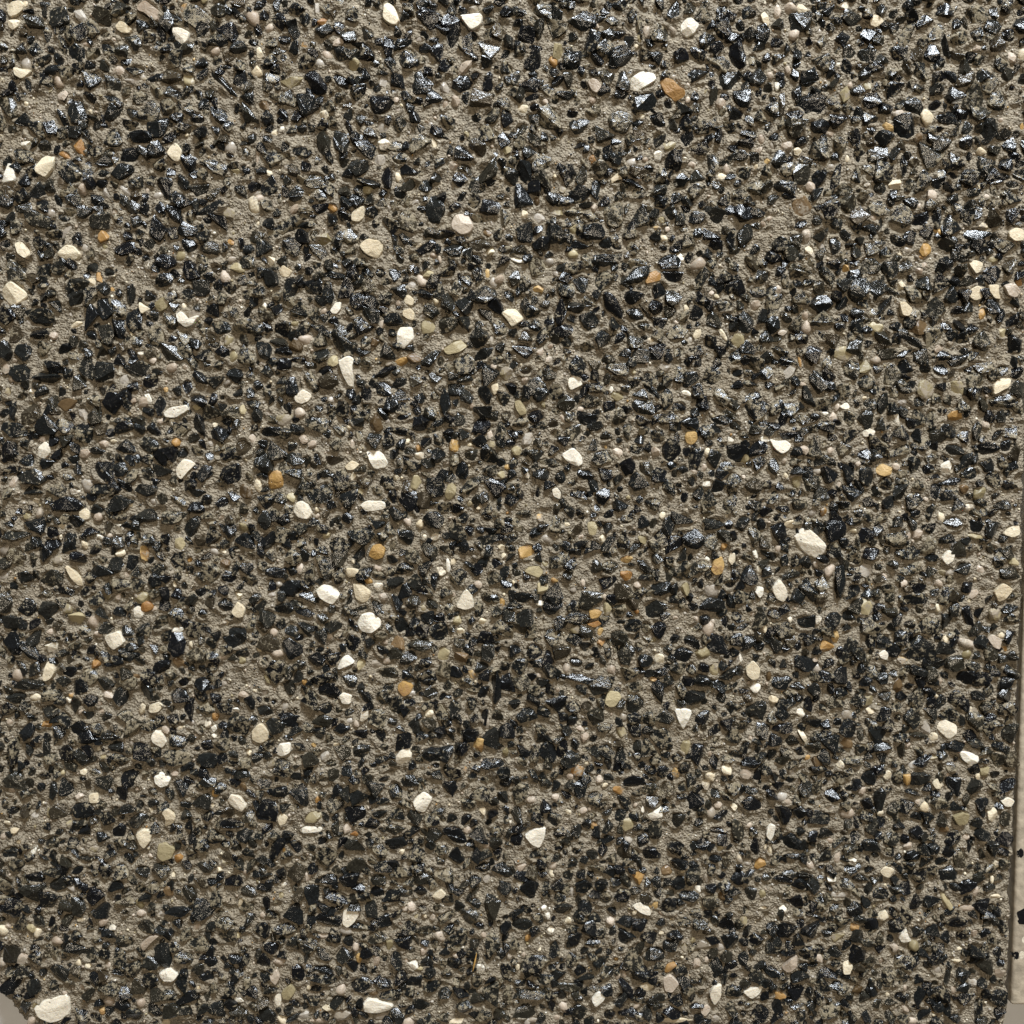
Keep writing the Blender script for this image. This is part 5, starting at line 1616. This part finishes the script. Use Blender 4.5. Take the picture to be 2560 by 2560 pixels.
m1 = np.full(n0, -1); m1[bl] = n0 + np.arange(len(bl)); m2 = np.full(n0, -1); m2[bl] = n0 + len(bl) + np.arange(len(bl))
sk1 = np.stack([BE[:, 1], BE[:, 0], m1[BE[:, 0]], m1[BE[:, 1]]], 1)
sk2 = np.stack([m1[BE[:, 1]], m1[BE[:, 0]], m2[BE[:, 0]], m2[BE[:, 1]]], 1)
VV = np.vstack([VV, low1, low2]); VV[:, 2] += BASE
link("mortar_bed", mesh_np("mortar_bed", VV, np.vstack([Q, sk1, sk2]), MAT['mortar']), slab)

# ------------------------------------------------------------------ the stones
stones = [s for s in stones if float(outline_distance(np.array(s['cx']), np.array(s['cy']))) > 0.30 * min(s['w'], s['h'])
          and (s['poly'] is not None or (s['cx'] - X0) + (s['cy'] - Y0) > 0.0096 + 0.0042)]
def poly_stone(P, top, rnd_seed):
    """Outlined flat-topped pebble with worn shoulders, P (n,2) around the origin."""
    n = len(P)
    A = 0.5 * np.sum(P[:, 0] * np.roll(P[:, 1], -1) - np.roll(P[:, 0], -1) * P[:, 1])
    if A < 0:
        P = P[::-1]
    # two rounds of corner cutting keep the outline but soften its corners
    for _ in range(2):
        Q1 = P * 0.88 + np.roll(P, -1, 0) * 0.12
        Q2 = P * 0.12 + np.roll(P, -1, 0) * 0.88
        P = np.stack([Q1, Q2], 1).reshape(-1, 2)
    # resample to a moderate count
    seg = np.hypot(*(np.roll(P, -1, 0) - P).T)
    cum = np.concatenate([[0], np.cumsum(seg)])
    m = 26
    tt = np.linspace(0, cum[-1], m, endpoint=False)
    PP = np.vstack([P, P[:1]])
    O = np.stack([np.interp(tt, cum, PP[:, 0]), np.interp(tt, cum, PP[:, 1])], 1)
    O *= 0.99
    g = np.random.default_rng(rnd_seed)
    O *= (1 + g.normal(0, 0.012, m))[:, None]
    size = np.abs(O).mean()
    off = g.normal(0, 0.16, 2) * size
    planes = [(g.normal(0, 0.07, 2), 1.0)] + [(g.normal(0, 0.20, 2), g.uniform(1.0, 1.25)) for _ in range(3)]
    rings = [(1.0, -0.0016, 0), (1.0, 0.45, 1), (0.965, 0.80, 1), (0.90, 1.0, 1), (0.72, 1.0, 1), (0.45, 1.0, 1), (0.2, 1.0, 1)]
    V = []
    for sc, z, lid in rings:
        pts = O * sc + off * (1 - sc)
        if lid:
            zz = np.min([top * h + pts @ sl for sl, h in planes], axis=0) - (1 - z) * top * 0.9
            zz = zz + g.normal(0, 0.012 * top, m)
        else:
            zz = np.full(m, z)
        V.append(np.column_stack([pts, zz]))
    cz = min(top * h + off @ sl for sl, h in planes)
    V = np.vstack(V + [np.array([[off[0], off[1], cz]])])
    F = []
    for r in range(len(rings) - 1):
        for i in range(m):
            j = (i + 1) % m
            F.append((r * m + i, r * m + j, (r + 1) * m + j)); F.append((r * m + i, (r + 1) * m + j, (r + 1) * m + i))
    r = (len(rings) - 1) * m
    for i in range(m):
        F.append((r + i, r + (i + 1) % m, len(V) - 1))
    return V, np.array(F)

SHARP = {'K': 13.0, 'W': 9.0, 'C': 8.0, 'P': 5.0, 'T': 6.0, 'O': 6.0, 'Y': 7.0, 'B': 7.0}

def make_stone(s, sub):
    m = min(s['w'], s['h'])
    if s['poly'] is not None:
        top = min(0.0016, 0.30 * math.sqrt(s['w'] * s['h'])) * rng.uniform(0.8, 1.15)
        if s['k'] == 'T':
            top *= 0.6
        V, Fc = poly_stone(s['poly'], top, int(rng.integers(1 << 30)))
        return V, Fc, 0.0
    if s['k'] == 'K':
        c = min(max(0.50 * m, 0.0006), 0.0019) * rng.uniform(0.8, 1.15)
        V, Fc = lib_stone(CHIPS, s['w'], s['h'], c, s['a'])
        zc = c * rng.uniform(-0.38, 0.28)
    elif s['k'] in 'WCOYB' and s['w'] > 0.0022:
        c = min(max(0.42 * m, 0.0006), 0.0015) * rng.uniform(0.85, 1.1)
        V, Fc = lib_stone(PEBBLES, s['w'], s['h'], c, s['a'])
        zc = c * rng.uniform(-0.30, 0.05)
    else:
        c = min(max(0.46 * m, 0.0006), 0.0016) * rng.uniform(0.85, 1.1)
        V, Fc = stone_verts(sub, s['w'], s['h'], c, s['a'], SHARP[s['k']])
        zc = -c * (rng.uniform(0.45, 0.75) if s['k'] == 'T' else rng.uniform(0.05, 0.35))
    return V, Fc, zc

blacks = [s for s in stones if s['k'] == 'K']
def in_view(s):
    return -0.1525 < s['cx'] < 0.1475 and -0.152 < s['cy'] < 0.142
order = sorted(range(len(blacks)), key=lambda i: -(blacks[i]['w'] * blacks[i]['h'] if in_view(blacks[i]) else 0))
single = set(order[:300])

bulk = {}
def to_bulk(kind, V, Fc, r1, r2):
    b = bulk.setdefault(kind, [[], [], [], [], 0])
    b[0].append(V); b[1].append(Fc + b[4]); b[2].append(np.full(len(V), r1)); b[3].append(np.full(len(V), r2)); b[4] += len(V)

for i, s in enumerate(blacks):
    big = i in single
    V, Fc, zc = make_stone(s, 2)
    r1, r2 = rng.random(), rng.random()
    if big:
        me = mesh_np("black_chip", V, Fc, MAT['K'], False, {'srnd': np.full(len(V), r1), 'srnd2': np.full(len(V), r2)})
        link("black_chip", me, slab, (s['cx'], s['cy'], BASE + zc))
    else:
        to_bulk('K', V + np.array([s['cx'], s['cy'], BASE + zc]), Fc, r1, r2)

for s in stones:
    if s['k'] == 'K':
        continue
    V, Fc, zc = make_stone(s, 2)
    r1, r2 = rng.random(), rng.random()
    if s['poly'] is not None:
        r2 *= 0.6
    if s.get('fill'):
        to_bulk(s['k'], V + np.array([s['cx'], s['cy'], BASE + zc]), Fc, r1, r2)
        continue
    nm = NAME[s['k']]
    me = mesh_np(nm, V, Fc, MAT[s['k']], len(V) == 162, {'srnd': np.full(len(V), r1), 'srnd2': np.full(len(V), r2)})
    link(nm, me, slab, (s['cx'], s['cy'], BASE + zc))

# sand grains of the mortar, too small to pick apart
grain_kinds = ['P', 'C', 'T', 'K', 'W', 'O', 'Y']
gp = [0.30, 0.12, 0.30, 0.13, 0.06, 0.03, 0.06]
n = 0
for _ in range(30000):
    if n >= 6500:
        break
    x = rng.uniform(X0 + 0.001, X1 - 0.001); y = rng.uniform(Y0 + 0.001, Y1 - 0.001)
    sz = rng.gamma(4.0, 0.13) * MM
    if sz > 1.2 * MM or not free(x, y, sz / 2, 0.97):
        continue
    i, j = int((x - gx[0]) / STEP), int((y - gy[0]) / STEP)
    k = str(rng.choice(grain_kinds, p=gp))
    V, Fc = stone_verts(1, sz, sz * rng.uniform(0.65, 1), sz * 0.45, rng.uniform(0, 180), 6.0)
    to_bulk(k, V + np.array([x, y, BASE + Z[i, j] + sz * 0.05]), Fc, rng.random(), rng.random() * 0.8)
    n += 1

for k, b in bulk.items():
    nm = {'K': 'black_chips', 'P': 'beige_grains', 'C': 'cream_grains', 'T': 'quartz_grains', 'W': 'white_grains', 'O': 'ochre_grains', 'Y': 'olive_grains'}[k]
    me = mesh_np(nm, np.vstack(b[0]), np.vstack(b[1]), MAT[k], k != 'K', {'srnd': np.concatenate(b[2]), 'srnd2': np.concatenate(b[3])})
    link(nm, me, slab)['kind'] = 'stuff'

# ------------------------------------------------------------------ smooth terrazzo tile beside the panel
tile = bpy.data.objects.new("terrazzo_tile", None)
COL.objects.link(tile)
TX0, TX1, TY0, TY1, TTOP = 0.1491, 0.2491, -0.1478, 0.1522, -0.0006
tile.location = ((TX0 + TX1) / 2, (TY0 + TY1) / 2, -THICK)
tag(tile, "smooth beige terrazzo tile with a rounded edge beside the rough panel", "tile")
def tile_mat():
    return simple_material("terrazzo_binder", (0.45, 0.39, 0.30), 0.38, 420.0, 0.30, 0.00025)
bm = bmesh.new()
bmesh.ops.create_cube(bm, size=1.0)
for v in bm.verts:
    v.co.x *= TX1 - TX0; v.co.y *= TY1 - TY0; v.co.z = (v.co.z + 0.5) * (TTOP + THICK)
top_e = [e for e in bm.edges if all(v.co.z > 0.001 for v in e.verts)]
ver_e = [e for e in bm.edges if abs(e.verts[0].co.z - e.verts[1].co.z) > 0.001]
bmesh.ops.bevel(bm, geom=top_e + ver_e, offset=0.0010, segments=5, affect='EDGES', profile=0.5)
me = bpy.data.meshes.new("tile_body")
bm.to_mesh(me); bm.free()
for p in me.polygons:
    p.use_smooth = True
me.materials.append(tile_mat())
link("tile_body", me, tile)
tcx, tcy = tile.location.x, tile.location.y
spots = [('K', 0.1503, -0.1011, 2.2, 3.0), ('K', 0.1513, -0.1205, 3.6, 5.4), ('K', 0.1500, -0.1324, 2.1, 2.9), ('W', 0.1518, -0.1322, 1.9, 2.6), ('W', 0.1523, -0.1276, 1.6, 2.2)]
for _ in range(46):
    spots.append((('K', 'W', 'K')[int(rng.integers(3))], rng.uniform(TX0 + 0.007, TX1 - 0.005), rng.uniform(TY0 + 0.005, TY1 - 0.005), rng.uniform(2.5, 6), rng.uniform(2.5, 6)))
for k, x, y, w, h in spots:
    m = 10
    an = np.linspace(0, 2 * math.pi, m, endpoint=False) + rng.uniform(-0.2, 0.2, m)
    rad = rng.uniform(0.75, 1.05, m)
    ring = np.stack([np.cos(an) * rad * w * MM / 2, np.sin(an) * rad * h * MM / 2], 1)
    V = np.vstack([np.column_stack([ring, np.full(m, -0.001)]), np.column_stack([ring, np.zeros(m)]), np.column_stack([ring * 0.6, np.zeros(m)]), [[0, 0, 0]]])
    Fc = []
    for r in (0, 1):
        for q in range(m):
            q2 = (q + 1) % m
            Fc += [(r * m + q, r * m + q2, (r + 1) * m + q2), (r * m + q, (r + 1) * m + q2, (r + 1) * m + q)]
    Fc = np.array(Fc + [(2 * m + q, 2 * m + (q + 1) % m, 3 * m) for q in range(m)])
    # ground flush with the tile's rounded surface
    dx = np.clip(TX0 + 0.0010 - (V[:, 0] + x), 0, 0.0009)
    surf = TTOP + THICK - 0.0010 + np.sqrt(np.maximum(0.0010 ** 2 - dx ** 2, 0)) + 0.00003
    V[:, 2] = np.where(V[:, 2] > -0.0002, surf, surf - 0.0012)
    me = mesh_np("black_chip" if k == 'K' else "white_chip", V, Fc, MAT['K' if k == 'K' else 'W'], False, {'srnd': np.full(len(V), 0.1), 'srnd2': np.full(len(V), 0.0)})
    link(me.name.split('.')[0], me, tile, (x - tcx, y - tcy, 0.0))

# a straw splinter caught on the panel
def splinter():
    n = 7
    V = []; F = []
    for i in range(n):
        t = i / (n - 1)
        r = 0.00030 * (1 - 0.6 * abs(2 * t - 1))
        c = np.array([(t - 0.5) * 0.0012, (t - 0.5) * 0.0056, 0.00018 * math.sin(3 * t)])
        for k in range(6):
            a = k * math.pi / 3
            V.append(c + np.array([math.cos(a) * r, 0, math.sin(a) * r]))
    for i in range(n - 1):
        for k in range(6):
            F.append((i * 6 + k, i * 6 + (k + 1) % 6, (i + 1) * 6 + (k + 1) % 6, (i + 1) * 6 + k))
    return np.array(V), np.array(F)
V, Fc = splinter()
sp = link("straw_splinter", mesh_np("straw_splinter", V, Fc, simple_material("straw", (0.50, 0.30, 0.09), 0.5, 900.0, 0.2)), None, (-0.01104, -0.13352, 0.0012))
tag(sp, "thin ochre straw splinter lying beside a white pebble on the rough panel", "splinter")

print("stones", len(stones), "fill", nfill, "black", len(blacks))
